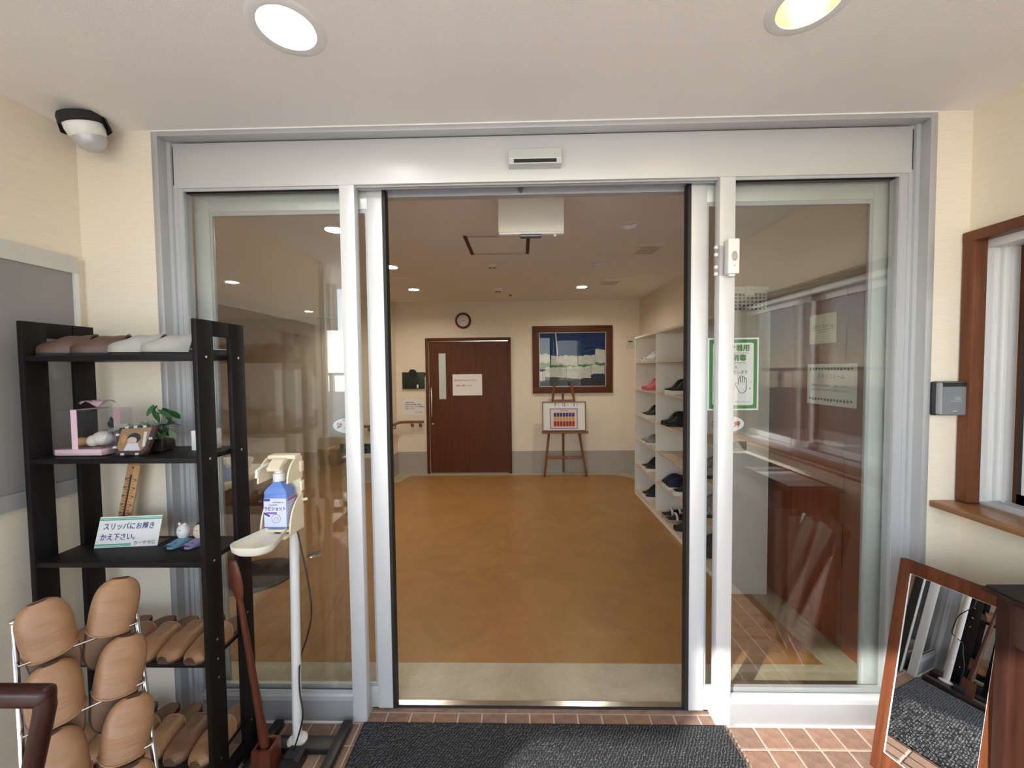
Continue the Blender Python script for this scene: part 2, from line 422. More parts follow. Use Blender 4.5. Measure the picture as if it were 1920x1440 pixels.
# ceiling slab with openings for the recessed lamps
PORCH_L = [(-0.665, 1.175), (0.800, 1.150)]
HALL_L = [(0.764, 2.842), (0.756, 3.864), (0.756, 4.932), (-1.311, 4.937), (-1.241, 3.854), (-1.301, 2.816), (-3.181, 4.376), (-3.52, 6.605)]
cb = MB(); cb.box(-6.2, 4.2, -1.43, 7.8, ZC, ZC+0.25)
ceil = cb.build('ceiling', 'ceiling')
cut = MB()
for (x, y) in PORCH_L: cut.lathe([(0.0001, -.05), (0.082, -.05), (0.082, 0.13), (0.0001, 0.13)], 32, (x, y, ZC))
for (x, y) in HALL_L: cut.lathe([(0.0001, -.05), (0.066, -.05), (0.066, 0.09), (0.0001, 0.09)], 24, (x, y, ZC))
co = cut.build('cutter', 'ceiling')
bo = ceil.modifiers.new('holes', 'BOOLEAN'); bo.object = co; bo.operation = 'DIFFERENCE'; bo.solver = 'EXACT'
dg = bpy.context.evaluated_depsgraph_get(); dg.update()
nm = bpy.data.meshes.new_from_object(ceil.evaluated_get(dg)); ceil.modifiers.clear(); ceil.data = nm
bpy.data.objects.remove(co)
struct(ceil, 'off-white textured ceiling over entrance and hall', 'ceiling')

# plastered walls of the entrance
w = thing('wall_front', 'cream wallpapered wall flanking the automatic door', 'wall', kind='structure')
Box('left_panel', 'cream_wall', w, -6.2, -1.503, YW, 1.79, 0, ZC)
Box('right_panel', 'cream_wall', w, 1.641, 1.92, YW, 1.79, 0, ZC)
Box('lintel', 'inner_wall', w, -1.503, 1.641, 1.80, 1.86, 2.352, ZC)
struct(Box('wall_left', 'cream_wall', None, -1.95, -1.82, -0.2, YW, 0, ZC), 'cream wallpapered wall behind the notice board', 'wall')
w = thing('wall_right', 'cream wallpapered wall holding the reception window', 'wall', kind='structure')
Box('upper_panel', 'cream_wall', w, 1.779, 1.92, -0.9, YW, 2.055, ZC)
Box('lower_panel', 'cream_wall', w, 1.779, 1.92, -0.9, YW, 0, 0.975)
Box('near_panel', 'cream_wall', w, 1.779, 1.92, -0.9, 0.15, 0.975, 2.055)
Box('corner_strip', 'cream_wall', w, 1.781, 1.92, 1.632, YW, 0.975, 2.055)
# walls of the hall
w = thing('wall_back', 'cream wall at the far end of the hall with a door in it', 'wall', kind='structure')
Box('wall_face', 'inner_wall', w, -1.853, 1.9, 5.89, 6.0, 0, ZC)
w2 = thing('wall_stub', 'cream wall end beside the far corner of the hall', 'wall', kind='structure')
Box('wall_face', 'inner_wall', w2, -2.40, -1.853, 5.48, 6.0, 0, ZC)
Box('skirting', 'baseboard', w2, -2.41, -1.843, 5.47, 5.889, 0, 0.327)
struct(Box('wall_hall_right', 'inner_wall', None, 1.741, 1.9, 1.79, 5.89, 0, ZC), 'cream wall of the hall behind the shoe shelves', 'wall')
struct(Box('wall_hall_left', 'inner_wall', None, -6.15, -6.0, 1.79, 7.6, 0, ZC), 'cream wall at the far left side of the hall', 'wall')
struct(Box('wall_corridor', 'inner_wall', None, -6.0, -1.9, 7.5, 7.6, 0, ZC), 'cream wall at the end of the left corridor', 'wall')
struct(Box('wall_corridor_side', 'inner_wall', None, -2.0, -1.9, 6.0, 7.5, 0, ZC), 'cream side wall of the left corridor', 'wall')
b = thing('baseboard_back', 'grey skirting board along the far wall', 'baseboard', kind='structure')
Box('left_length', 'baseboard', b, -1.843, -1.405, 5.878, 5.8895, 0, 0.327)
Box('right_length', 'baseboard', b, -0.143, 1.740, 5.878, 5.8895, 0, 0.327)
struct(Box('baseboard_right', 'baseboard', None, 1.729, 1.7405, 4.9, 5.877, 0, 0.327), 'grey skirting board beside the shoe shelves', 'baseboard')

# reception room behind the window
struct(Box('wall_reception_far', 'white_paint', None, 3.9, 4.0, -0.9, 1.79, 0, ZC), 'pale grey far wall of the reception room', 'wall')
struct(Box('wall_reception_back', 'white_paint', None, 1.92, 3.9, 1.68, 1.79, 0, ZC), 'pale grey wall of the reception room next to the hall', 'wall')
struct(Box('wall_reception_near', 'white_paint', None, 1.92, 3.9, -1.0, -0.9, 0, ZC), 'pale grey wall of the reception room nearest the yard', 'wall')
struct(Box('floor_reception', 'floor_gray', None, 1.92, 3.9, -0.9, 1.68, -0.08, 0), 'pale grey floor of the reception room', 'floor')
t = thing('desk', 'white reception desk just inside the side window', 'desk', (2.25, 0.75, 0))
Box('desk_top', 'white_paint', t, -0.30, 0.30, -0.8, 0.8, 0.98, 1.01, 0.004)
Box('front_panel', 'white_paint', t, -0.28, -0.26, -0.78, 0.78, 0.0, 0.98)
Box('side_panel', 'white_paint', t, -0.26, 0.28, 0.76, 0.78, 0.0, 0.98); Box('side_panel', 'white_paint', t, -0.26, 0.28, -0.78, -0.76, 0.0, 0.98)
t = thing('paper_tray', 'teal document tray on the reception desk', 'tray', (2.12, 1.32, 1.01))
Box('tray_base', 'teal', t, -0.09, 0.13, -0.15, 0.13, 0, 0.012, 0.003); Box('tray_lip', 'teal', t, -0.09, -0.082, -0.15, 0.13, 0.012, 0.03)
t = thing('desk_phone', 'black telephone on the reception desk', 'telephone', (2.26, 1.30, 1.023))
mb = MB(); mb.prism([(-0.08, 0), (0.08, 0), (0.08, 0.07), (0.05, 0.085), (-0.08, 0.03)], -0.07, 0.07, 'Y'); mb.build('phone_base', 'black_plastic', t)
mb = MB(); mb.tube([(-.05, -.055, .055), (0, -.055, .10), (.05, -.055, .115), (0.075, -.055, .10)], [.02, .014, .016, .02], 10); mb.build('handset', 'black_plastic', t, 40)
tagp(Box('desk_paper', 'paper', None, 2.0, 2.2, 0.95, 1.15, 1.0105, 1.012), 'white sheet lying on the reception desk', 'paper')
lp = thing('added_fill_lamp', 'flat white lamp added to light the reception room', 'lamp', (2.9, 0.3, ZC-0.05))  # invented fill lamp, added because the room behind the window needs light
Box('housing', 'white_plastic', lp, -0.3, 0.3, -0.3, 0.3, 0.01, 0.05); Box('diffuser', 'fill_office', lp, -0.28, 0.28, -0.28, 0.28, 0.0, 0.0095)

# side window
win = thing('window_1', 'reception window with brown casing and aluminium sashes', 'window', kind='structure')
mb = MB()
Box('casing_side', 'frame_brown', win, 1.748, 1.80, 1.590, 1.632, 1.002, 2.06, 0.003)
Box('casing_side', 'frame_brown', win, 1.748, 1.80, 0.15, 0.192, 1.002, 2.06, 0.003)
Box('casing_head', 'frame_brown', win, 1.747, 1.80, 0.15, 1.633, 2.024, 2.064, 0.003)
# aluminium jamb with channels
mb = MB(); mb.prism([(1.800, 1.592), (1.800, 1.628), (1.90, 1.628), (1.90, 1.572), (1.862, 1.572), (1.862, 1.582), (1.858, 1.582), (1.838, 1.582), (1.838, 1.588), (1.832, 1.588), (1.832, 1.592)], 1.004, 2.03, 'Z'); mb.build('jamb', 'aluminium_white', win)
Box('head_track', 'aluminium_white', win, 1.80, 1.90, 0.192, 1.59, 1.995, 2.03)
Box('sill_track', 'aluminium', win, 1.80, 1.90, 0.15, 1.59, 0.99, 1.008)
for k in range(3): Box('track_rib', 'aluminium', win, 1.82+k*.028, 1.825+k*.028, 0.2, 1.572, 1.008, 1.016)
Box('inner_casing', 'frame_brown', win, 1.905, 1.935, 1.535, 1.575, 1.0, 2.05)
Box('inner_casing', 'frame_brown', win, 1.905, 1.935, 0.15, 1.575, 2.0, 2.05)
for (y0, y1, x) in ((0.85, 1.535, 1.872), (0.2, 0.88, 1.842)):
    s = thing('sash', None, None); s.parent = win
    Box('stile', 'gasket', s, x, x+0.022, y1-0.014, y1, 1.016, 1.995); Box('stile', 'aluminium_white', s, x, x+0.024, y1-0.05, y1-0.014, 1.016, 1.995); Box('stile', 'aluminium_white', s, x, x+0.024, y0, y0+0.035, 1.016, 1.995)
    Box('rail', 'aluminium_white', s, x, x+0.024, y0, y1, 1.014, 1.055); Box('rail', 'aluminium_white', s, x, x+0.024, y0, y1, 1.955, 1.995)
    Box('glass_pane', 'window_pane', s, x+0.010, x+0.014, y0+0.03, y1-0.045, 1.05, 1.96)
sl = MB(); sl.rbox(1.650, 1.80, 0.05, 1.6365, 0.974, 1.000, 0.006)
struct(sl.build('trim_1', 'sill_wood', None, 35), 'varnished wooden sill below the reception window', 'sill')

# outdoors behind the camera: seen only as light and in the reflections
struct(Box('ground', 'concrete', None, -14, 14, -18, -1.26, -0.2, -0.06), 'pale concrete yard outside the entrance', 'ground')
struct(Box('side_yard', 'concrete', None, -14, -2.62, -1.24, 1.63, -0.2, -0.06), 'pale concrete strip beside the entrance', 'ground')
gr = thing('sun_blocker', 'white fascia board added out of view to cut the sunlight', 'sun_blocker', kind='structure')  # unseen board added to shape the sun patch on the doormat
Box('blocker', 'fence_white', gr, -4.2, -2.13, -1.22, -1.16, 2.02, ZC)
pl = thing('pillar', 'silver metal pillar at the open end of the left wall', 'pillar', kind='structure')
Box('shaft', 'aluminium', pl, -1.965, -1.805, -0.27, -0.195, 0, ZC)
Box('rib', 'aluminium_white', pl, -1.82, -1.79, -0.255, -0.215, 0.05, ZC-0.05)
fw = thing('fence', 'white garden wall with a top rail across the yard', 'fence', kind='structure')
Box('wall_slab', 'fence_white', fw, -9, 9, -7.0, -6.9, -0.06, 1.0)
for k in range(19): Box('post', 'fence_white', fw, -9+k, -8.92+k, -7.02, -6.88, 1.0, 1.5)
Box('rail', 'fence_white', fw, -9, 9, -6.98, -6.92, 1.42, 1.5)

# ---------------------------------------------------------------- the automatic door: fixed frame
d = thing('door_1', 'silver aluminium frame of the automatic sliding door with fixed side panes', 'door frame', kind='structure')
CX0, CX1 = -1.503, 1.641
Box('casing_jamb', 'casing_metal', d, CX0, CX0+0.026, YW-0.004, YP+0.01, 0, ZC-0.006, 0.001)
Box('casing_jamb', 'casing_metal', d, CX1-0.026, CX1, YW-0.004, YP+0.01, 0, ZC-0.006, 0.001)
Box('casing_head', 'casing_metal', d, CX0+0.026, CX1-0.026, YW-0.004, YP+0.01, 2.514, ZC-0.006, 0.001)
Box('sealant_bead', 'caulk', d, CX0, CX1, YW-0.003, YW+0.01, ZC-0.006, ZC-0.0005)
for sx in (-1, 1):
    a = CX0+0.026 if sx < 0 else CX1-0.026
    e = -1.427 if sx < 0 else 1.553
    # stepped jamb between casing and fixed pane
    pts = [(a, YP+0.012), (a, YP-0.012), (a-sx*0.016, YP-0.012), (a-sx*0.016, YP), (a-sx*0.032, YP), (a-sx*0.032, YP+0.003), (e, YP+0.003), (e, YP+0.05), (a, YP+0.05)]
    mb = MB(); mb.prism(pts, 0, 2.514, 'Z'); mb.build('side_jamb', 'aluminium', d)
TX0, TX1 = -1.459, 1.5955
mb = MB(); mb.rbox(TX0+0.002, TX1-0.002, YP-0.001, 1.735, 2.327, 2.512, 0.0015); mb.build('transom', 'aluminium_transom', d, 35)
Box('soffit_strip', 'aluminium', d, -0.692, 0.826, 1.700, 1.706, 2.322, 2.327); Box('soffit_strip', 'aluminium', d, -0.692, 0.826, 1.722, 1.728, 2.322, 2.327)
Box('gap_shade', 'gasket', d, TX0-0.0025, TX0+0.0015, YP-0.0002, YP+0.01, 2.34, 2.50); Box('gap_shade', 'gasket', d, TX1-0.0015, TX1+0.0025, YP-0.0002, YP+0.01, 2.34, 2.50)  # black strips stand in for the shade in the gaps round the transom
Box('gap_shade', 'gasket', d, TX0, TX1, 1.735, 1.80, 2.352, 2.36)
Box('guide_rail', 'aluminium', d, -1.43, 1.57, 1.792, 1.80, 2.318, 2.352); Box('guide_rail', 'aluminium', d, -1.43, 1.57, 1.80, 1.86, 2.33, 2.352)
mb = MB(); mb.prism([(-0.008, 2.352), (0.022, 2.352), (0.012, 2.325), (0.002, 2.325)], 1.74, 1.79, 'Y'); mb.build('door_stop', 'gunmetal', d)
for (x0, x1) in ((-0.755, -0.692), (0.826, 0.889)):
    Box('post', 'aluminium_white', d, x0, x1, YP, 1.728, 0, 2.327, 0.0012)
for (x0, x1) in ((-1.43, -0.755), (0.889, 1.556)):
    Box('kick_panel', 'kick_metal', d, x0, x1, YP+0.001, 1.728, 0.0, 0.098, 0.001)
    mb = MB(); mb.prism([(YP-0.003, 0.098), (YP-0.003, 0.118), (YP+0.004, 0.124), (1.728, 0.124), (1.728, 0.098)], x0, x1, 'X'); mb.build('sill_cap', 'aluminium', d)
    Box('glazing_bead', 'aluminium', d, x0, x1, 1.693, 1.699, 0.124, 0.136); Box('glazing_bead', 'aluminium', d, x0, x1, 1.711, 1.728, 0.124, 0.15)
    Box('glazing_bead', 'aluminium', d, x0, x1, 1.690, 1.696, 2.316, 2.327); Box('glazing_bead', 'gasket', d, x0, x1, 1.712, 1.735, 2.316, 2.327)
    e = x0 if x0 < 0 else x1-0.006
    Box('glazing_bead', 'aluminium', d, e, e+0.006, 1.690, 1.702, 0.136, 2.316)
    Box('fixed_pane', 'pane', d, x0, x1, 1.703, 1.709, 0.124, 2.327)
    Box('mastic_joint', 'caulk', d, x0+.02, x1, YP-0.006, YP+0.002, -0.002, 0.003)
th = thing('threshold', 'metal floor track under the automatic sliding door', 'door track', kind='structure')
Box('track_plate', 'steel', th, -1.43, 1.57, 1.772, 1.80, -0.05, 0.004); Box('track_plate', 'tile_c', th, -0.692, 0.826, 1.742, 1.757, -0.05, 0.002)
Box('groove', 'gasket', th, -1.43, 1.57, 1.757, 1.772, -0.05, -0.004)
Box('base_fill', 'aluminium', th, -1.43, -0.692, 1.73, 1.757, -0.05, 0.01); Box('base_fill', 'aluminium', th, 0.826, 1.57, 1.73, 1.757, -0.05, 0.01)

# sliding leaves, parked open behind the fixed panes
def leaf(x0, x1, lead, label):
    """lead = +1 when the closing edge is on the right"""
    t = thing('sliding_door', label, 'sliding door', ((x0+x1)/2, 1.765, 0.008), group='leaves of the automatic door')
    h = (x1-x0)/2; y0, y1 = -0.016, 0.016
    Box('stile', 'aluminium_white', t, lead*h-(0.066 if lead > 0 else 0), lead*h+(0 if lead > 0 else 0.066), y0, y1, 0, 2.335, 0.0015)
    Box('stile', 'aluminium_green', t, -lead*h-(0 if lead < 0 else 0), -lead*h+lead*0.066, y0, y1, 0, 2.335, 0.0015) if lead > 0 else Box('stile', 'aluminium_green', t, h-0.066, h, y0, y1, 0, 2.335, 0.0015)
    Box('top_rail', 'aluminium_green', t, -h+0.064, h-0.064, y0+0.003, y1-0.003, 2.245, 2.333, 0.001)
    Box('bottom_rail', 'aluminium_green', t, -h+0.064, h-0.064, y0+0.003, y1-0.003, 0.002, 0.098, 0.001)
    Box('glazing_bead', 'aluminium', t, -h+0.066, h-0.066, -0.010, -0.005, 2.228, 2.245); Box('glazing_bead', 'aluminium', t, -h+0.066, h-0.066, -0.012, -0.005, 0.098, 0.116)
    for sg in (-1, 1):
        a = sg*(h-0.066); Box('glazing_bead', 'aluminium', t, min(a, a-sg*0.010), max(a, a-sg*0.010), -0.010, -0.005, 0.116, 2.228)
    Box('glass_pane', 'pane', t, -h+0.066, h-0.066, -0.003, 0.003, 0.098, 2.245)
    e = lead*h
    Box('edge_seal', 'gasket', t, min(e, e+lead*0.013), max(e, e+lead*0.013), -0.012, 0.03, 0.0, 2.33)
    Box('edge_seal', 'gasket', t, min(e, e-lead*0.01), max(e, e-lead*0.01), 0.0162, 0.024, 0.0, 2.33)
    return t
leafL = leaf(-1.430, -0.598, 1, 'left glazed leaf of the automatic door with the black edge seal on its right')
leafR = leaf(0.737, 1.567, -1, 'right glazed leaf of the automatic door with the green poster on it')
# ---------------------------------------------------------------- ceiling fittings
def downlight(x, y, r, depth, label, lit, trim, grp, bulb=False):
    t = thing('downlight', label, 'ceiling light', (x, y, ZC), group=grp)
    mb = MB(); mb.lathe([(r*0.86, 0.001), (r*0.88, -0.003), (r*1.10, -0.004), (r*1.20, -0.0005), (r*1.20, 0.0)], 40); mb.build('trim_ring', trim, t, 40)
    mb = MB()
    if bulb:
        mb.lathe([(r*0.86, 0.0), (r*0.84, 0.02), (r*0.72, 0.06), (r*0.4, depth), (0.001, depth+0.005)], 40); mb.build('reflector', 'reflector_warm', t, 60)
        mb = MB(); mb.lathe([(0.001, 0.012), (0.020, 0.016), (0.031, 0.032), (0.032, 0.046), (0.022, 0.068), (0.016, 0.085)], 24); mb.build('bulb', 'lamp_warm', t, 60)
    else:
        mb.lathe([(r*0.86, 0.0), (r*0.84, depth*0.6), (r*0.80, depth)], 40); mb.build('reflector', 'reflector_white', t, 60)
        mb = MB(); mb.lathe([(0.0005, depth*0.55), (r*0.4, depth*0.58), (r*0.75, depth*0.72), (r*0.82, depth)], 40); mb.build('lamp_cover', lit, t, 60)
    return t
downlight(*PORCH_L[0], 0.088, 0.035, 'round white glaring ceiling light over the entrance, left of the warm one', 'lamp_white', 'white_plastic', 'entrance ceiling lights')
downlight(*PORCH_L[1], 0.088, 0.09, 'round ceiling light with a warm bare bulb over the entrance', 'lamp_warm', 'white_plastic', 'entrance ceiling lights', True)
HL = ['unlit round ceiling light nearest the hanging exit sign', 'unlit round ceiling light, farther of the two dark ones', 'lit round ceiling light in front of the blue picture',
      'lit round ceiling light above the brown far door', 'lit round ceiling light beside the left door leaf, half hidden', 'bright ceiling light seen through the left pane by the post',
      'ceiling light at the upper left of the left pane', 'most distant ceiling light, low in the left pane']
for k, (x, y) in enumerate(HALL_L):
    downlight(x, y, 0.071, 0.03, HL[k], 'white_plastic' if k < 2 else 'lamp_inner', 'white_plastic', 'hall ceiling lights')
t = thing('access_hatch', 'square ceiling hatch with dark metal rim', 'hatch', (-0.17, 3.23, ZC))
Box('panel', 'ceiling', t, -0.222, 0.222, -0.215, 0.215, -0.002, -0.0002)
for (a, b_, c, e, m) in ((-0.25, -0.222, -0.24, 0.24, 'dark_brown'), (0.222, 0.25, -0.24, 0.24, 'dark_brown'), (-0.222, 0.222, -0.24, -0.215, 'aluminium'), (-0.222, 0.222, 0.215, 0.24, 'aluminium')):
    Box('rim', m, t, a, b_, c, e, -0.006, -0.0002)
def vent(x, y, label):
    t = thing('ceiling_vent', label, 'vent', (x, y, ZC), group='ceiling vents')
    mb = MB(); mb.prism([(-0.11, 0), (-0.09, -0.016), (0.09, -0.016), (0.11, 0)], -0.12, 0.12, 'Y'); mb.build('cover', 'offwhite', t)
    for k in range(5): Box('slot', 'baseboard', t, -0.075, 0.075, -0.09+k*.042, -0.078+k*.042, -0.0175, -0.0155)
vent(1.062, 3.391, 'square white ceiling vent nearer to the door'); vent(1.038, 4.654, 'square white ceiling vent nearer to the far wall')
t = thing('smoke_detector', 'flat white smoke detector with dark slots beyond the hatch', 'detector', (-0.264, 3.867, ZC)); mb = MB(); mb.lathe([(0.06, 0), (0.058, -0.012), (0.04, -0.02), (0.001, -0.02)], 24); mb.build('body', 'offwhite', t, 40)
for k in (-1, 1): Box('slot', 'black_plastic', t, k*0.022-.012, k*0.022+.012, -0.015, 0.015, -0.0215, -0.0195)
t = thing('smoke_detector', 'domed white smoke detector nearest the far wall', 'detector', (-0.27, 4.951, ZC)); mb = MB(); mb.lathe([(0.05, 0), (0.05, -0.02), (0.035, -0.04), (0.03, -0.055), (0.001, -0.058)], 24); mb.build('body', 'white_plastic', t, 40)
mb = MB(); mb.lathe([(0.036, -0.041), (0.0365, -0.047), (0.033, -0.05)], 24); mb.build('sensor_ring', 'black_plastic', t)
mb = MB(); mb.lathe([(0.075, 0), (0.07, -0.006), (0.001, -0.007)], 24, (0, 0, 0)); o = mb.build('ceiling_speaker', 'ceiling', None, 40, (-1.284, 4.379, ZC)); tagp(o, 'flat round ceiling disc between two left-hand lights', 'speaker')
t = thing('sprinkler_head', 'small dark sprinkler point in the ceiling before the far wall', 'sprinkler', (-0.13, 5.39, ZC)); mb = MB(); mb.lathe([(0.022, 0), (0.018, -0.006), (0.008, -0.012), (0.008, -0.02), (0.001, -0.021)], 16); mb.build('body', 'gunmetal', t, 40)
t = thing('exit_sign_box', 'white box hanging from the ceiling behind the door header', 'sign box', (0.063, 2.2, 2.276))
Box('housing', 'offwhite', t, -0.177, 0.177, -0.02, 0.02, 0.012, 0.263, 0.003); Box('bottom_frame', 'white_plastic', t, -0.174, 0.176, -0.018, 0.022, 0.0, 0.012, 0.002)
for k in (-1, 1):
    mb = MB(); mb.cyl((k*0.155, -0.020, 0.032), (k*0.155, -0.023, 0.032), 0.006, n=12); mb.build('screw', 'white_plastic', t)
mb = MB(); mb.rbox(-0.06, 0.055, -0.02, 0.02, -0.014, 0.0, 0.004); mb.build('battery_lamp', 'gunmetal', t, 35); mb = MB(); mb.sphere((0.13, 0, -0.004), 0.008, 10); mb.build('indicator', 'white_plastic', t, 60)

# ---------------------------------------------------------------- far wall
YB = 5.89
door = thing('door_2', 'dark brown wooden sliding door at the far end of the hall', 'door', (0, 0, 0), kind='structure')
Box('leaf', 'door_brown', door, -1.355, -0.19, 5.868, 5.885, 0.012, 1.955)
Box('jamb', 'door_brown', door, -1.405, -1.365, 5.850, 5.8895, 0, 2.012, 0.002); Box('jamb', 'door_brown', door, -0.185, -0.145, 5.850, 5.8895, 0, 2.012, 0.002); Box('head', 'door_brown', door, -1.365, -0.185, 5.850, 5.8895, 1.972, 2.012, 0.002)
Box('head_track', 'steel', door, -1.365, -0.185, 5.856, 5.87, 1.956, 1.966)
Box('vision_pane', 'aluminium_green', door, -1.210, -1.108, 5.864, 5.869, 1.112, 1.786)
mb = MB(); mb.tube([(-1.318, 5.868, 1.28), (-1.318, 5.838, 1.285), (-1.318, 5.832, 1.25), (-1.318, 5.832, 0.88), (-1.318, 5.838, 0.845), (-1.318, 5.868, 0.85)], 0.011, 10); mb.build('pull_handle', 'steel', door, 50)
mb = MB(); mb.cyl((-1.312, 5.869, 0.745), (-1.312, 5.858, 0.745), 0.018, n=20); mb.build('lock', 'chrome', door, 40)
pp = thing('notice_paper', 'white notice with two red lines taped to the far brown door', 'notice', (-0.791, 5.8665, 1.32))
Box('sheet', 'paper', pp, -0.218, 0.218, -0.0008, 0, -0.156, 0.156)
text(pp, '関係者以外の方は入れません。', 0.025, (-0.19, -0.0015, 0.065), FY, 'ink_red', 'LEFT', 0.01); text(pp, 'ご理解をお願いします。', 0.025, (-0.19, -0.0015, -0.012), FY, 'ink_red', 'LEFT', 0.01)
ck = thing('wall_clock', 'round wall clock with a dark red rim above the brown door', 'clock', (-0.842, YB-0.001, 2.264), FY)
mb = MB(); mb.lathe([(0.085, 0.022), (0.088, 0.034), (0.10, 0.038), (0.115, 0.03), (0.119, 0.0), (0.001, 0.0)], 48); mb.build('rim', 'clock_red', ck, 40)
mb = MB(); mb.lathe([(0.001, 0.02), (0.086, 0.02)], 40); mb.build('dial', 'paper', ck)
for k in range(12):
    a = PI/2-2*PI*(k or 12)/12; text(ck, str(k or 12), 0.02, (0.066*math.cos(a), 0.066*math.sin(a), 0.0215), (0, 0, 0), 'ink', 'CENTER', 0.02, 'numeral')
def hand(L, w_, ang): 
    mb = MB(); mb.box(-w_, w_, -0.012, L, 0.023, 0.025, Matrix.Rotation(-ang, 4, 'Z')); mb.build('hand', 'ink', ck)
hand(0.035, 0.003, R(82)); hand(0.055, 0.002, R(255))
mb = MB(); mb.lathe([(0.001, 0.031), (0.086, 0.031)], 40); mb.build('lens', 'picture_glass', ck)

pc = thing('framed_picture', 'large brown-framed picture of white towels on deep blue', 'picture', (0.758, YB-0.002, 1.676))
W2, H2, iw, ih = 0.584, 0.492, 0.487, 0.397
mb = MB(); mb.rbox(-W2, W2, -0.035, 0, ih, H2, 0.004); mb.build('frame_top', 'door_brown', pc, 35); mb = MB(); mb.rbox(-W2, W2, -0.035, 0, -H2, -ih, 0.004); mb.build('frame_bottom', 'door_brown', pc, 35)
for k in (-1, 1):
    mb = MB(); mb.rbox(min(k*iw, k*W2), max(k*iw, k*W2), -0.0345, 0, -ih, ih, 0.004); mb.build('frame_side', 'door_brown', pc, 35)
for (a, b_, c, e) in ((-iw, iw, ih-0.008, ih), (-iw, iw, -ih, -ih+0.008), (-iw, -iw+0.008, -ih, ih), (iw-0.008, iw, -ih, ih)): Box('inner_slip', 'aluminium', pc, a, b_, -0.026, -0.004, c, e)
Box('backing', 'pic_blue', pc, -iw, iw, -0.006, -0.001, -ih, ih); Box('dark_band', 'pic_black', pc, -iw+.008, iw-.008, -0.0066, -0.006, -ih+.008, -0.26)
mb = MB(); mb.prism([(-iw+.01, 0.01), (iw-.01, -0.02), (iw-.01, -0.10), (-iw+.01, -0.14)], -0.0076, -0.0068, 'Y'); mb.build('green_band', 'pic_green', pc)
def scrap(x0, x1, z0, z1):
    p = []
    n = 7
    for k in range(n+1): p.append((x0+(x1-x0)*k/n, z1+random.uniform(-.012, .012)))
    for k in range(n+1): p.append((x1-(x1-x0)*k/n, z0+random.uniform(-.012, .012)))
    mb = MB(); mb.prism(p, -0.0085-random.uniform(0, .002), -0.0078, 'Y'); mb.build('white_shape', 'pic_white', pc)
for q in ((-0.478, -0.33, -0.045, 0.08), (-0.31, -0.12, -0.08, 0.055), (-0.125, 0.075, -0.085, 0.06), (0.085, 0.33, -0.075, 0.06), (0.335, 0.478, -0.05, 0.145), (-0.478, -0.405, -0.31, -0.17), (-0.40, -0.09, -0.26, -0.105), (-0.085, 0.27, -0.28, -0.105), (0.275, 0.47, -0.215, -0.085)): scrap(*q)
mb = MB(); mb.prism([(-0.25, ih-.01), (-0.235, ih-.01), (-0.21, 0.10), (-0.225, -0.15), (-0.23, 0.10)], -0.0118, -0.0108, 'Y'); mb.build('white_streak', 'pic_white', pc)
Box('glazing', 'picture_glass', pc, -iw, iw, -0.017, -0.015, -ih, ih)

t = thing('wall_tablet', 'black rectangular box on the far wall above a white note', 'wall box', (-1.591, YB-0.001, 1.39))
mb = MB(); mb.rbox(-0.165, 0.165, -0.03, 0, -0.124, 0.124, 0.004); mb.build('case', 'green_box', t, 35)
mb = MB(); mb.prism([(-0.07, 0.10), (-0.055, 0.145), (-0.03, 0.168), (0.02, 0.165), (0.045, 0.14), (0.06, 0.10), (0.03, 0.05), (-0.03, 0.05)], -0.045, -0.03, 'Y'); mb.build('top_clip', 'black_matte', t)
Box('side_hook', 'black_matte', t, 0.16, 0.185, -0.03, -0.005, 0.085, 0.115); Box('small_mark', 'paper', t, 0.05, 0.075, -0.0315, -0.030, -0.11, -0.06)
t = thing('wall_note', 'white printed note on the far wall above the handrail', 'notice', (-1.607, YB-0.001, 0.989))
Box('sheet', 'paper', t, -0.158, 0.158, -0.001, 0, -0.113, 0.113)
for k, s_ in enumerate(('ご面会の皆様へ', '来訪時は手指消毒、検温を', 'お願いします。マスクの着用も', 'ご協力ください。')): text(t, s_, 0.021, (-0.125, -0.0018, 0.075-k*.032), FY, 'ink', 'LEFT', 0.012)
text(t, 'カーサ　今宿', 0.018, (0.125, -0.0018, -0.075), FY, 'ink', 'RIGHT', 0.01)
for k in (-1, 1):
    mb = MB(); mb.sphere((k*.148, -0.003, 0.122), 0.005, 8); mb.build('pin', 'dark_brown', t)
t = thing('handrail', 'brown wooden handrail turning the corner by the far wall', 'handrail', (0, 0, 0))
mb = MB(); mb.tube([(-1.435, 5.815, 0.782), (-1.70, 5.815, 0.782), (-1.755, 5.80, 0.782), (-1.785, 5.76, 0.782), (-1.79, 5.72, 0.782), (-1.79, 5.50, 0.782), (-1.81, 5.44, 0.782), (-1.86, 5.41, 0.782), (-2.25, 5.40, 0.782)], 0.02, 12); mb.build('rail', 'rail_wood', t, 50)
for (x, y, x2, y2) in ((-1.50, 5.815, -1.50, 5.889), (-1.62, 5.815, -1.62, 5.889), (-1.79, 5.6, -1.852, 5.6), (-2.1, 5.40, -2.1, 5.479)):
    mb = MB(); mb.tube([(x, y, 0.77), (x, y, 0.72), (x2, y2, 0.72)], 0.009, 8); mb.rbox(x2-.018, x2+.018, y2-.018, y2-.001, 0.70, 0.745, 0.003) if abs(x-x2) < .01 else mb.rbox(x2+.0, x2+.012, y2-.018, y2+.018, 0.70, 0.745, 0.003); mb.build('bracket', 'rail_wood', t, 40)
t = thing('wall_plate', 'beige switch plate on the far wall beside the shoe shelves', 'wall plate', (1.607, YB-0.001, 1.924)); mb = MB(); mb.rbox(-0.055, 0.055, -0.012, 0, -0.094, 0.094, 0.003); mb.build('plate', 'offwhite', t, 35)
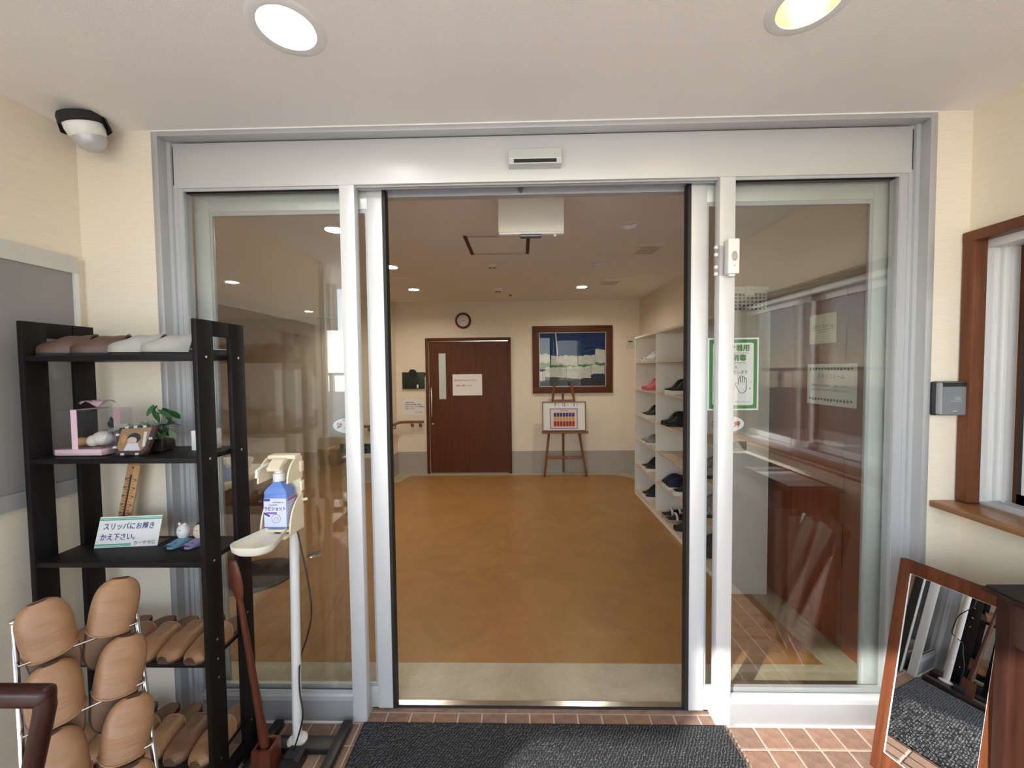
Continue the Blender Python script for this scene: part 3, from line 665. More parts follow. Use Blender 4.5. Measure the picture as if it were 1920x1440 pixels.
Box('mark', 'ink', t, -0.035, 0.03, -0.0135, -0.012, -0.005, 0.012); Box('mark', 'ink_gray', t, -0.035, 0.03, -0.0135, -0.012, -0.034, -0.03)

# easel with the calendar board
ez = thing('easel', 'brown wooden easel before the far wall under the picture', 'easel', (0.62, 5.66, 0))
mb = MB(); mb.tube([(-0.30, 0, 0.0), (-0.14, 0.07, 1.34)], 0.017, 4); mb.build('leg', 'easel_wood', ez); mb = MB(); mb.tube([(0.30, 0, 0.0), (0.10, 0.07, 1.34)], 0.017, 4); mb.build('leg', 'easel_wood', ez)
mb = MB(); mb.tube([(-0.005, 0.18, 0.02), (-0.02, 0.085, 1.2)], 0.017, 4); mb.build('rear_leg', 'easel_wood', ez)
mb = MB(); mb.rbox(-0.245, 0.245, 0.006, 0.026, 0.25, 0.29, 0.003); mb.build('cross_bar', 'easel_wood', ez); mb = MB(); mb.rbox(-0.165, 0.13, 0.05, 0.07, 1.06, 1.10, 0.003); mb.build('cross_bar', 'easel_wood', ez)
mb = MB(); mb.rbox(-0.33, 0.33, -0.03, 0.04, 0.625, 0.65, 0.003); mb.build('ledge', 'easel_wood', ez)
bd = thing('calendar_board', 'white board with date digits and a coloured week chart on the easel', 'board', (0.61, 5.66, 0.655), (R(-6), 0, 0))
mb = MB()
for (a, b_, c, e) in ((-0.31, 0.31, 0, 0.014), (-0.31, 0.31, 0.406, 0.42), (-0.31, -0.296, 0.014, 0.406), (0.296, 0.31, 0.014, 0.406)): Box('frame_bar', 'easel_wood', bd, a, b_, -0.014, 0.006, c, e)
Box('white_sheet', 'paper', bd, -0.296, 0.296, -0.006, 0.002, 0.014, 0.406)
for s_, x in (('7', -0.125), ('12', -0.005), ('1', 0.145)): text(bd, s_, 0.055, (x, -0.0075, 0.37), FY, 'ink', 'CENTER', 0.025, 'digit')
for s_, x in (('月', -0.08), ('日', 0.055), ('日', 0.19)): text(bd, s_, 0.028, (x, -0.0075, 0.368), FY, 'ink_gray', 'CENTER', 0.0, 'digit')
Box('chart_border', 'toy_lilac', bd, -0.205, 0.195, -0.0085, -0.006, 0.03, 0.325); Box('chart_paper', 'skin_cream', bd, -0.188, 0.178, -0.0095, -0.0085, 0.046, 0.308)
text(bd, '週 間 予 定 表', 0.018, (0.0, -0.0105, 0.29), FY, 'ink', 'CENTER', 0.0)
for k in range(7):
    x = -0.148+k*0.043
    Box('chart_cell', 'ink_navy', bd, x, x+0.037, -0.0103, -0.0095, 0.205, 0.262); Box('chart_cell', 'orange', bd, x, x+0.037, -0.0103, -0.0095, 0.148, 0.2); Box('chart_cell', 'ink_red', bd, x, x+0.037, -0.0103, -0.0095, 0.068, 0.142)

# ---------------------------------------------------------------- shoe shelves
SX0, SX1, SY0, SY1 = 1.385, 1.655, 2.69, 4.88
LV = [0.060, 0.378, 0.686, 0.980, 1.291, 1.610]; TOP = 1.915
DIV = [2.69, 3.41, 4.12, 4.88]
sh = thing('shoe_shelf', 'tall white open shoe shelf along the right wall of the hall', 'shelf', (SX0, SY0, 0))
LX, LY = SX1-SX0, SY1-SY0
Box('back_panel', 'shelf_white', sh, LX-0.006, LX, 0.0, LY, 0.0, TOP)
for k, y in enumerate(DIV):
    y -= SY0; a = {0: 0, 3: LY-0.018}.get(k, y-0.009)
    Box('upright', 'shelf_white', sh, 0, LX-0.006, a, a+0.018, 0, TOP)
Box('top_board', 'shelf_white', sh, 0, LX-0.006, 0.018, LY-0.018, TOP-0.02, TOP); Box('plinth', 'shelf_white', sh, 0.004, 0.02, 0.018, LY-0.018, 0, 0.045)
for z in LV:
    for c in range(3):
        a = DIV[c]-SY0+(0.018 if c == 0 else 0.009); e = DIV[c+1]-SY0-(0.018 if c == 2 else 0.009)
        Box('shelf_board', 'shelf_board', sh, 0.002, LX-0.006, a, e, z-0.015, z)

def shoe_proto(upm, solem, thick=0.022, h=0.085, accent=None, style='sneaker'):
    """a shoe pointing to -X, heel at x=0.25, resting on z=0"""
    L = 0.258
    def wid(t):  # t 0 toe .. 1 heel
        return 0.051*math.sin(PI*min(1, max(0, (t*0.86+0.10))))**0.45*(1.0-0.22*max(0, t-0.35))
    parts = []
    mb = MB()
    n = 20; ol = [(t*L, wid(t)) for t in [k/n for k in range(n+1)]]
    poly = [(0.0-0.004, 0)]+[(x, w_) for x, w_ in ol]+[(L+0.003, 0)]+[(x, -w_) for x, w_ in ol[::-1]]
    mb.prism(poly, 0, thick, 'Z'); parts.append(('sole', mb, solem))
    mb = MB()
    def hh(t):
        if style == 'clog': return 0.03+0.075*math.sin(PI*min(1, t*1.0+0.05))**1.1 if t < 0.55 else 0.03+0.075*max(0.25, 1-(t-0.5)*1.3)
        return 0.026+(h-0.02)*(1/(1+math.exp(-(t-0.36)*13)))*(1.0-0.10*math.exp(-((t-0.66)/0.10)**2))
    def fn(u, v):
        t = v*0.985+0.008; w_ = wid(t)*0.98; a = PI*u; H = hh(t)
        c = math.cos(a); s_ = math.sin(a)
        narrow = 1-0.35*s_*(1 if t > 0.4 else t/0.4)
        return (t*L, -w_*c*narrow if abs(c) > 1e-9 else 0, thick*0.7+H*s_**0.75)
    mb.grid(fn, 12, 18); 
    b0 = len(mb.v)
    parts.append(('upper', mb, upm))
    if style == 'sneaker':
        mb = MB(); mb.lathe([(0.001, 0), (0.024, 0.0), (0.026, -0.006)], 14, (0, 0, 0), Matrix.Translation((0.185, 0, thick*0.7+hh(0.74)*1.005)) @ Matrix.Diagonal((1.6, 1, 1, 1))); parts.append(('collar', mb, 'shoe_black'))
        mb = MB()
        for k in range(4):
            t = 0.32+k*0.06; z = thick*0.7+hh(t)
            mb.tube([(t*L, -0.018, z*0.965), (t*L+.004, 0, z+0.003), (t*L, 0.018, z*0.965)], 0.003, 5)
        parts.append(('laces', mb, accent or 'shoe_black'))
    if style == 'clog':
        mb = MB(); mb.tube([(0.125+0.012*math.cos(PI*k/8)*0, -0.042*math.cos(PI*k/8), thick*0.7+0.005+0.082*math.sin(PI*k/8)) for k in range(9)], 0.004, 6); parts.append(('trim', mb, 'shoe_gray'))
    if style == 'sandal':
        for q in (0.32, 0.62):
            mb = MB(); mb.tube([(q*L, -wid(q)*math.cos(PI*k/8)*1.04, thick+0.055*math.sin(PI*k/8)) for k in range(9)], 0.012, 6, True, 0.4); parts.append(('strap', mb, 'shoe_white'))
    return parts
SHOES = {}
def shoe(kind, x, y, z, label, rot=0.0):
    specs = {'black_white': ('shoe_black', 'shoe_white', 0.038, 0.115, 'shoe_black', 'sneaker'), 'black': ('shoe_black', 'shoe_black', 0.024, 0.112, None, 'sneaker'), 'pink': ('shoe_pink', 'shoe_pink', 0.024, 0.115, 'shoe_pink', 'sneaker'),
             'white': ('shoe_white', 'shoe_white', 0.03, 0.115, 'shoe_black', 'sneaker'), 'gray': ('shoe_gray', 'shoe_white', 0.022, 0.08, 'shoe_gray', 'sneaker'), 'clog': ('shoe_navy', 'shoe_white', 0.026, 0.11, None, 'clog'), 'sandal': ('shoe_black', 'shoe_tan', 0.03, 0.05, 'shoe_white', 'sandal'),
             'black_gray': ('shoe_gray', 'shoe_black', 0.026, 0.12, 'shoe_black', 'sneaker')}
    t = thing('shoe', label, 'shoe', (x, y, z), (0, 0, rot), group='shoes on the white shelf')
    if kind not in SHOES:
        SHOES[kind] = [(n_, mb.build(n_, m, None, 50), m) for n_, mb, m in shoe_proto(*specs[kind])]
        for n_, o, m in SHOES[kind]: o.parent = t
    else:
        for n_, o, m in SHOES[kind]:
            c = o.copy(); COL.objects.link(c); c.parent = t
    return t
x0 = SX0+0.008
ROWN = ['bottom', 'second lowest', 'third lowest', 'fourth', 'fifth', 'top']
def pair(kind, col, row, y, name):
    z = LV[row]+0.0005
    shoe(kind, x0, y+0.058, z, f'{name}, farther of the pair', R(random.uniform(-4, 4)))
    shoe(kind, x0, y-0.058, z, f'{name}, nearer of the pair', R(random.uniform(-4, 4)))
FARC, MIDC, NEARC = 4.60, 3.83, 3.12
pair('white', 2, 5, FARC-.06, 'white sneaker with black marks on the top shelf level')
pair('pink', 2, 4, FARC-.06, 'pink sneaker in the farthest shelf column')
pair('black_white', 2, 3, FARC-.06, 'black sneaker with white sole below the pink ones')
pair('gray', 2, 2, FARC-.06, 'low grey shoe with pale sole in the farthest shelf column')
pair('black_white', 2, 1, FARC-.06, 'black shoe, white sole, second lowest level, farthest column')
pair('black_white', 2, 0, FARC-.06, 'black shoe, white sole, lowest level, farthest column')
pair('black_white', 1, 4, MIDC-.02, 'black sneaker with thick white sole, highest of the middle column')
pair('black', 1, 3, MIDC+.08, 'all-black shoe in the middle shelf column')
pair('clog', 1, 1, MIDC+.05, 'navy slip-on clog with white sole in the middle column')
shoe('black_white', x0, MIDC-0.18, LV[1]+.0005, 'black shoe with bright white sole beside the navy clogs', 0)
pair('sandal', 1, 0, MIDC+.05, 'strapped black and white sandal with thick tan sole')
shoe('black', x0, MIDC-0.20, LV[0]+.0005, 'all-black shoe beside the thick tan sandals', 0)
pair('black_gray', 0, 2, NEARC+.06, 'dark shoe on the third lowest level, nearest column'); pair('black_gray', 0, 1, NEARC+.06, 'dark patterned shoe, second lowest level, nearest column'); pair('black', 0, 0, NEARC+.06, 'black shoe on the lowest level, nearest column')

# basket on the shelf
bk = thing('storage_basket', 'white plastic mesh basket with a clip lid on the shoe shelf', 'basket', (1.525, 2.83, TOP))
def lattice(mb, ax, fixed, a0, a1, z0, z1, nx, nz, th):
    for k in range(nx+1):
        u = a0+(a1-a0)*k/nx
        if ax == 'y': mb.box(u-.004, u+.004, fixed, fixed+th, z0, z1)
        else: mb.box(fixed, fixed+th, u-.0025, u+.0025, z0, z1)
    for k in range(nz+1):
        zz = z0+(z1-z0)*k/nz
        if ax == 'y': mb.box(a0, a1, fixed, fixed+th, zz-.004, zz+.004)
        else: mb.box(fixed, fixed+th, a0, a1, zz-.0025, zz+.0025)
mb = MB(); lattice(mb, 'y', -0.11, -0.12, 0.12, 0.006, 0.125, 9, 5, 0.003); mb.build('front_mesh', 'white_plastic', bk)
mb = MB(); lattice(mb, 'y', 0.107, -0.12, 0.12, 0.006, 0.125, 9, 5, 0.003); mb.build('rear_mesh', 'white_plastic', bk)
mb = MB(); lattice(mb, 'x', -0.12, -0.11, 0.11, 0.006, 0.125, 12, 7, 0.003); mb.build('side_mesh', 'white_plastic', bk); mb = MB(); lattice(mb, 'x', 0.117, -0.11, 0.11, 0.006, 0.125, 12, 7, 0.003); mb.build('side_mesh', 'white_plastic', bk)
Box('bottom', 'black_matte', bk, -0.118, 0.118, -0.108, 0.108, 0.0, 0.006); Box('lid', 'white_plastic', bk, -0.13, 0.13, -0.12, 0.12, 0.14, 0.165, 0.004)
mb = MB()
for (a, b_, c, e) in ((-0.125, 0.125, -0.115, -0.108), (-0.125, 0.125, 0.108, 0.115), (-0.125, -0.118, -0.115, 0.115), (0.118, 0.125, -0.115, 0.115)): mb.box(a, b_, c, e, 0.122, 0.14)
mb.build('rim', 'white_plastic', bk); mb = MB(); mb.rbox(-0.03, 0.03, -0.128, -0.118, 0.105, 0.168, 0.003); mb.build('clip', 'white_plastic', bk, 35)
Box('contents', 'black_matte', bk, -0.112, 0.112, -0.102, 0.102, 0.006, 0.118)

# staff-room door on the right wall of the hall with its signs
sd_ = thing('door_3', 'reddish-brown staff room sliding door on the right wall of the hall', 'door', (0, 0, 0), kind='structure')
Box('leaf', 'staff_brown', sd_, 1.715, 1.735, 1.87, 2.95, 0.01, 1.955); Box('rail_cover', 'baseboard', sd_, 1.690, 1.7405, 1.80, 3.0, 1.96, 2.03, 0.003)
Box('jamb', 'staff_brown', sd_, 1.70, 1.7405, 1.80, 1.865, 0, 1.96); Box('jamb', 'staff_brown', sd_, 1.70, 1.7405, 2.955, 3.0, 0, 1.96)
for y in (2.14, 2.55): Box('panel_rib', 'staff_brown', sd_, 1.708, 1.716, y, y+0.035, 0.02, 1.95)
t = thing('staff_sign', 'yellow staff room sign on the brown hall door', 'sign', (1.706, 2.30, 1.757), (0, 0, 0))
Box('sheet', 'paper_yellow', t, -0.001, 0, -0.10, 0.10, -0.083, 0.083)
text(t, 'スタッフルーム', 0.024, (-0.002, 0, 0.012), FX, 'ink', 'CENTER', 0.012); Box('rule', 'ink', t, -0.0022, -0.001, -0.085, 0.08, -0.006, -0.004); text(t, 'Staff room', 0.016, (-0.002, 0, -0.018), FX, 'ink', 'CENTER')
t = thing('staff_notice', 'white staff room notice with patterned borders below the yellow sign', 'sign', (1.706, 2.235, 1.443))
Box('sheet', 'paper', t, -0.001, 0, -0.175, 0.175, -0.115, 0.115)
text(t, 'スタッフルーム', 0.028, (-0.002, 0, 0.045), FX, 'ink_gray', 'CENTER', 0.0); text(t, '御用の方はお気軽にご連絡ください。', 0.0165, (-0.002, 0, -0.008), FX, 'ink', 'CENTER'); text(t, 'お知らせは次の窓口までお声掛けください。', 0.0145, (-0.002, 0, -0.032), FX, 'ink', 'CENTER')
mb = MB()
for z in (0.088, -0.085):
    for k in range(14):
        a = 0.15-k*.0225; mb.box(-0.002, -0.001, a-.007, a+.007, z-.007+random.uniform(-.003, .003), z+.007)
mb.build('border_marks', 'ink_gray', t)

# left side of the hall: wash counter, round mat, boxes
t = thing('wash_counter', 'cream wash-basin counter at the left of the hall behind glass', 'counter', (-2.55, 3.35, 0))
mb = MB(); mb.rbox(-0.25, 0.25, -0.35, 0.35, 0.62, 0.68, 0.02); mb.build('top', 'counter_cream', t, 40); Box('cabinet', 'door_brown', t, -0.22, 0.22, -0.32, 0.32, 0.0, 0.62, 0.004)
mb = MB(); mb.lathe([(0.16, 0.0), (0.19, 0.06), (0.205, 0.10), (0.195, 0.10), (0.15, 0.02), (0.001, 0.015)], 28, (0, 0, 0.68)); mb.build('basin', 'white_plastic', t, 40)
t = thing('pump_bottle', 'blue pump bottle on the wash counter behind the left pane', 'bottle', (-2.36, 3.10, 0.68))
mb = MB(); mb.lathe([(0.001, 0), (0.036, 0), (0.038, 0.02), (0.038, 0.10), (0.025, 0.125), (0.013, 0.13)], 20); mb.build('body', 'blue_bottle', t, 40); mb = MB(); mb.lathe([(0.014, 0.13), (0.014, 0.15), (0.006, 0.15), (0.006, 0.175)], 14); mb.tube([(0, 0, 0.175), (0, -0.03, 0.178), (0, -0.045, 0.17)], 0.006, 8); mb.build('pump', 'white_plastic', t, 40)
t = thing('round_mat', 'dark round mat on the hall floor behind the left pane', 'mat', (-2.02, 2.93, 0.0015)); mb = MB(); mb.lathe([(0.001, 0.008), (0.27, 0.008), (0.28, 0.004), (0.28, 0)], 40); mb.build('pad', 'black_matte', t, 40)
mb = MB(); mb.lathe([(0.25, 0.0082), (0.25, 0.0095), (0.262, 0.0095), (0.262, 0.0082)], 40); mb.build('stitch_ring', 'dark_brown', t, 40)
t = thing('floor_outlet', 'small oval metal floor outlet on the hall floor', 'floor outlet', (-1.755, 3.27, 0.0012)); mb = MB(); mb.lathe([(0.001, 0.004), (0.05, 0.004), (0.058, 0.0)], 28); mb.build('plate', 'steel', t, 40); Box('flap', 'gunmetal', t, -0.025, 0.025, -0.02, 0.02, 0.004, 0.006)
for k, (x, y, s_) in enumerate(((-3.2, 6.6, 0.16), (-2.85, 6.75, 0.13))):
    t = thing('carton', ['brown cardboard box at the end of the left corridor, larger one', 'brown cardboard box at the end of the left corridor, smaller one'][k], 'box', (x, y, 0.0015))
    Box('body', 'kraft', t, -s_, s_, -s_, s_, 0, s_*1.6, 0.003); Box('tape', 'offwhite', t, -0.02, 0.02, -s_-.0005, s_, s_*1.6, s_*1.6+.001)
# ---------------------------------------------------------------- fittings on the automatic door
t = thing('motion_sensor', 'grey motion sensor with a black slot on the door header', 'sensor', (0.066, YP-0.0015, 2.408))
mb = MB(); mb.prism([(-0.045, -0.034), (-0.045, -0.015), (-0.036, 0.030), (-0.03, 0.034), (0, 0.034), (0, -0.034)], -0.106, 0.106, 'X'); o = mb.build('housing', 'aluminium_green', t)
Box('dark_window', 'black_plastic', t, -0.086, 0.086, -0.0462, -0.0445, -0.029, -0.015); Box('front_ridge', 'white_plastic', t, -0.106, 0.106, -0.0455, -0.0445, -0.0135, -0.011)
t = thing('door_alarm', 'small white passing sensor stuck on the right door post', 'sensor', (0.862, YP, 1.995))
mb = MB(); mb.rbox(-0.022, 0.024, -0.042, -0.001, -0.07, 0.07, 0.004); mb.build('body', 'white_plastic', t, 35)
mb = MB(); mb.sphere((0.003, -0.041, 0.0), 0.02, 14, None, (0.62, 0.35, 1.05)); mb.build('lens', 'baseboard', t, 60); Box('led', 'black_plastic', t, 0.001, 0.005, -0.0428, -0.0418, -0.040, -0.037); Box('bottom_switch', 'white_plastic', t, -0.012, 0.012, -0.03, -0.012, -0.078, -0.07)
Box('base_plate', 'clear_plastic', t, -0.062, -0.022, -0.012, -0.001, -0.07, 0.05)
for z in (0.042, 0.012, -0.038, -0.066):
    mb = MB(); mb.sphere((-0.058, -0.015, z), 0.0085, 12); mb.build('suction_bump', 'white_plastic', t, 60)
def oval(x, z, label, ch1, ch2):
    t = thing('caution_sticker', label, 'sticker', (x, 1.7615, z), group='caution stickers on the door leaves')
    def el(a, b_, m, y, n_): 
        mb = MB(); mb.prism([(a*math.cos(2*PI*k/40), b_*math.sin(2*PI*k/40)) for k in range(40)], y, y-0.0004, 'Y'); mb.build(n_, m, t)
    el(0.071, 0.038, 'ink_gray', 0, 'edge'); el(0.068, 0.035, 'paper', -0.0005, 'face')
    text(t, ch1, 0.028, (-0.037, -0.0014, -0.003), FY, 'ink_red', 'CENTER', 0.03); text(t, ch2, 0.028, (0.037, -0.0014, -0.003), FY, 'ink_red', 'CENTER', 0.03)
    mb = MB(); mb.prism([(-0.016, -0.015), (0.016, -0.015), (0, 0.013)], -0.0009, -0.0013, 'Y'); mb.build('triangle', 'ink_green', t); text(t, '自動ドア', 0.012, (0, -0.0014, 0.024), FY, 'ink_gray')
oval(-0.777, 1.304, 'oval caution sticker on the left door leaf, half behind the post', '注', '意'); oval(0.908, 1.298, 'oval caution sticker below the green poster', '注', '意')
for x, l in ((0.917, 'small black label below the oval sticker on the right leaf'), (-0.745, 'small black label on the left door leaf behind the post')):
    t = thing('black_label', l, 'sticker', (x, 1.7615, 1.199), group='black labels on the door leaves'); Box('film', 'black_plastic', t, -0.071, 0.071, -0.0006, 0, -0.022, 0.022)
    mb = MB(); mb.tube([(0.02+0.035*math.cos(PI*k/10), -0.0009, -0.004+0.016*math.sin(PI*k/10)) for k in range(11)], 0.0012, 4); mb.build('arc_mark', 'gunmetal', t); Box('rule_mark', 'gunmetal', t, -0.02, 0.06, -0.0011, -0.0006, -0.014, -0.012)
t = thing('green_poster', 'green-bordered hand disinfection poster on the right door leaf', 'poster', (0.9255, 1.7617, 1.516))
Box('sheet', 'paper', t, -0.1105, 0.1105, -0.0005, 0, -0.158, 0.158); Box('green_frame', 'ink_green', t, -0.103, 0.103, -0.0008, -0.0005, -0.151, 0.151)
mb = MB()
def rrect(a, b_, r): return [(sx*(a-r)+r*math.cos(q), sz*(b_-r)+r*math.sin(q)) for sx, sz, q0 in ((1, 1, 0), (-1, 1, PI/2), (-1, -1, PI), (1, -1, 1.5*PI)) for q in [q0+PI/2*k/4 for k in range(5)]]
mb.prism(rrect(0.088, 0.136, 0.009), -0.0008, -0.0012, 'Y'); mb.build('inner_panel', 'paper', t)
text(t, 'マスク着用', 0.030, (-0.004, -0.0016, 0.112), FY, 'ink_green', 'CENTER', 0.04); text(t, '手指消毒', 0.030, (-0.004, -0.0016, 0.069), FY, 'ink_green', 'CENTER', 0.04)
for z, a in ((0.092, 0.068), (0.049, 0.055)):
    mb = MB(); mb.tube([(-a+2*a*k/24, -0.0018, z+0.0022*math.sin(k*1.3)) for k in range(25)], 0.0009, 4); mb.build('wavy_line', 'ink_gray', t)
text(t, 'ご協力を', 0.016, (-0.012, -0.0016, 0.029), FY, 'ink_gray', 'CENTER', 0.01); text(t, 'お願いいたします', 0.016, (0.0, -0.0016, 0.008), FY, 'ink_gray', 'CENTER', 0.01); text(t, 'ご来館の皆様にお願いいたします', 0.0088, (0.012, -0.0016, -0.122), FY, 'ink_gray')
# outlined hand
hp = [(0.028, -0.078), (0.020, -0.064), (0.010, -0.048), (0.0085, -0.040), (0.014, -0.037), (0.0225, -0.046), (0.0225, -0.018), (0.027, -0.0125), (0.0315, -0.018), (0.0315, -0.036), (0.0315, -0.012), (0.036, -0.008), (0.0405, -0.012), (0.0405, -0.036), (0.0405, -0.014), (0.045, -0.010), (0.0495, -0.015), (0.0495, -0.036), (0.0495, -0.020), (0.0535, -0.016), (0.0575, -0.021), (0.0575, -0.066), (0.052, -0.077), (0.044, -0.0825), (0.034, -0.082), (0.028, -0.078)]
mb = MB(); mb.tube([(x, -0.0018, z) for x, z in hp], 0.0013, 5); mb.build('hand_outline', 'ink_gray', t)
for (x, z, s_) in ((0.073, -0.063, .006), (0.077, -0.035, .004), (0.003, -0.063, .004)):
    mb = MB(); mb.prism([(x, z+s_), (x+s_*.25, z+s_*.25), (x+s_, z), (x+s_*.25, z-s_*.25), (x, z-s_), (x-s_*.25, z-s_*.25), (x-s_, z), (x-s_*.25, z+s_*.25)], -0.0013, -0.0017, 'Y'); mb.build('sparkle', 'ink_gray', t)

# card reader
t = thing('card_reader', 'dark grey card reader on the wall beside the reception window', 'card reader', (1.703, YW, 1.413))
mb = MB(); mb.rbox(-0.062, 0.060, -0.012, 0, -0.068, 0.068, 0.006); mb.build('back_plate', 'black_plastic', t, 35)
mb = MB(); mb.prism([(-0.012, -0.066), (-0.012, 0.066), (-0.026, 0.066), (-0.034, 0.058), (-0.034, -0.062), (-0.03, -0.066)], -0.045, 0.060, 'X'); mb.build('cover', 'reader_gray', t)
Box('black_strip', 'black_plastic', t, -0.044, 0.059, -0.0355, -0.03, 0.048, 0.064); Box('silver_edge', 'aluminium', t, -0.0475, -0.0445, -0.033, -0.012, -0.06, 0.062)
text(t, 'ids', 0.022, (0.014, -0.0345, 0.002), FY, 'aluminium', 'CENTER', 0.0); Box('logo_rule', 'aluminium', t, -0.012, 0.03, -0.0348, -0.034, -0.010, -0.0085)
mb = MB(); mb.sphere((0.008, -0.034, -0.050), 0.012, 12, None, (1, 0.15, 0.3)); mb.build('indicator', 'chrome', t, 60)

# dome camera
t = thing('dome_camera', 'white dome security camera in the upper left ceiling corner', 'camera', (-1.672, 1.515, ZC), (R(18), R(-8), 0))
mb = MB(); mb.lathe([(0.001, -0.005), (0.062, -0.005), (0.068, -0.018), (0.068, -0.035), (0.060, -0.040)], 32); mb.build('mount_ring', 'black_matte', t, 40)
mb = MB(); mb.lathe([(0.058, -0.030), (0.060, -0.055), (0.056, -0.075), (0.05, -0.085)], 32); mb.build('shell', 'white_plastic', t, 50)
mb = MB(); mb.lathe([(0.052, -0.083), (0.050, -0.098), (0.04, -0.118), (0.022, -0.132), (0.001, -0.136)], 32); mb.build('dome', 'aluminium', t, 60)
mb = MB(); mb.lathe([(0.062, -0.02), (0.074, -0.02), (0.078, -0.06), (0.074, -0.064), (0.069, -0.035)], 24, (0, 0, 0), None, R(15), R(200)); mb.build('hood', 'black_matte', t, 50)

# notice board on the left wall with papers
t = thing('notice_board', 'large grey notice board with a pale frame on the left wall', 'notice board', (-1.82, 0.72, 1.04))
Box('panel', 'board_gray', t, 0.0, 0.010, -0.80, 0.868, 0.086, 0.915); Box('frame_top', 'frame_beige', t, 0.0, 0.018, -0.80, 0.886, 0.915, 0.98); Box('frame_end', 'aluminium_white', t, 0.0, 0.018, 0.868, 0.886, 0.08, 0.915); Box('frame_bottom', 'band_gray', t, 0.0, 0.022, -0.80, 0.886, 0.028, 0.086)
for k, (y, z, w_, h, lb) in enumerate(((0.42, 1.36, 0.21, 0.40, 'white notice pinned to the grey board, nearest the door'), (0.15, 1.36, 0.21, 0.40, 'white notice in the middle of the grey board'), (-0.06, 1.36, 0.15, 0.30, 'small white notice at the open end of the grey board'))):
    p = thing('pinned_notice', lb, 'notice', (-1.8098, y, z), group='notices on the grey board'); Box('sheet', 'paper', p, 0, 0.001, -w_/2, w_/2, -h/2, h/2)
    for q in range(6): text(p, 'お知らせとご案内', 0.018, (0.0018, w_/2-.02, h/2-.05-q*.05), FXP, 'ink_gray', 'RIGHT' if False else 'LEFT')

# ---------------------------------------------------------------- black rack with its contents
RKX0, RKX1 = -1.728, -1.100
BZ = [1.612, 1.254, 0.887, 0.528, 0.157]
rk = thing('slipper_rack', 'tall black open rack with five shelves in the left corner', 'rack', ((RKX0+RKX1)/2, 1.45, 0))
hx = (RKX1-RKX0)/2
for sg in (-1, 1):
    a, b_ = (-hx, -hx+0.018) if sg < 0 else (hx-0.018, hx)
    Box('stile', 'rack_black', rk, a, b_, -0.115, -0.042, 0, 1.733, 0.0015); Box('stile', 'rack_black', rk, a, b_, 0.045, 0.117, 0, 1.733, 0.0015)
    Box('side_rail', 'rack_black', rk, a+.001, b_-.001, -0.042, 0.042, 1.678, 1.733, 0.001); Box('side_rail', 'rack_black', rk, a+.001, b_-.001, -0.042, 0.045, 0.03, 0.09, 0.001)
    if sg > 0:
        for z in BZ+[0.46, 0.60]:
            for y in (-0.078, 0.081):
                mb = MB(); mb.lathe([(0.0045, 0), (0.0045, 0.0012), (0.001, 0.0016)], 10, (0, 0, 0), Matrix.Translation((hx, y, z-0.009)) @ Matrix.Rotation(PI/2, 4, 'Y')); mb.build('screw', 'steel', rk)
for z in BZ: Box('shelf_board', 'rack_black', rk, -hx+0.018, hx-0.018, -0.112, 0.113, z-0.018, z, 0.001)

# slippers
def wS(t_): return 0.050*(max(0.0, 1-abs(1-2*min(1.0, t_*0.975+0.010))**4.2))**0.47*(1.05-0.17*t_)
SL = 0.262
def slipper_parts():
    n = 24; out = [((k/n)*SL-SL/2, wS(k/n)) for k in range(n+1)]
    poly = [(w_, y) for y, w_ in out]+[(-w_, y) for y, w_ in out[::-1]]
    sole = MB(); sole.prism(poly, 0, 0.010, 'Z'); sole.prism([(x*.985, y*.99) for x, y in poly], 0.010, 0.015, 'Z')
    ins = MB(); ins.prism([(x*.93, y*.965) for x, y in poly], 0.015, 0.0175, 'Z')
    up = MB(); CE = 0.52
    def H(v): return 0.020+0.030*math.sin(PI/2*min(1, v*1.1))**0.9
    def mk(off):
        def fn(u, v):
            s_ = v*CE+0.004; w_ = wS(s_)*1.02-off; a = PI*u
            c = math.cos(a); q = math.sin(a)
            ridge = 1+0.06*math.sin(v*13+2.0*(u-.5)+1.0)*math.sin(PI*min(1, v*.92+.06))**1.5*min(1, 3*q*q)
            skew = 0.022*(1-q)*v          # the opening is cut back at the sides
            return (-w_*math.copysign(abs(c)**0.8, c), s_*SL-SL/2+skew*0+0.018*v*q, 0.008+(H(v)-off)*q**0.8*ridge)
        return fn
    up.grid(mk(0.0), 22, 16); up.grid(mk(0.0028), 22, 16)
    # close the rim of the opening
    m = 23; a0 = 16*m; b0 = 17*m+16*m
    for i in range(22): up.f.append((a0+i, a0+i+1, b0+i+1, b0+i))
    piping = MB(); g = mk(-0.001); piping.tube([g(i/22, 1.0) for i in range(23)], 0.0022, 6)
    return [('sole', sole, 'S'), ('insole', ins, 'I'), ('upper', up, 'U'), ('piping', piping, 'U')]
SLP = {}
def slipper(kind, mtx, label, group):
    cols = {'tan': ('sole_brown', 'insole_tan', 'slipper_tan'), 'dark': ('sole_brown', 'insole_tan', 'slipper_dark'), 'brown': ('black_matte', 'sole_brown', 'slipper_brown'), 'gray': ('black_matte', 'insole_gray', 'slipper_gray')}[kind]
    t = thing('slipper', label, 'slipper', group=group); t.matrix_world = mtx
    if kind not in SLP:
        SLP[kind] = [mb.build(n_, {'S': cols[0], 'I': cols[1], 'U': cols[2]}[k], t, 50) for n_, mb, k in slipper_parts()]
    else:
        for o in SLP[kind]:
            c = o.copy(); COL.objects.link(c); c.parent = t
    return t
def flat(x, y, z, a): return Matrix.Translation((x, y, z)) @ Matrix.Rotation(a, 4, 'Z')
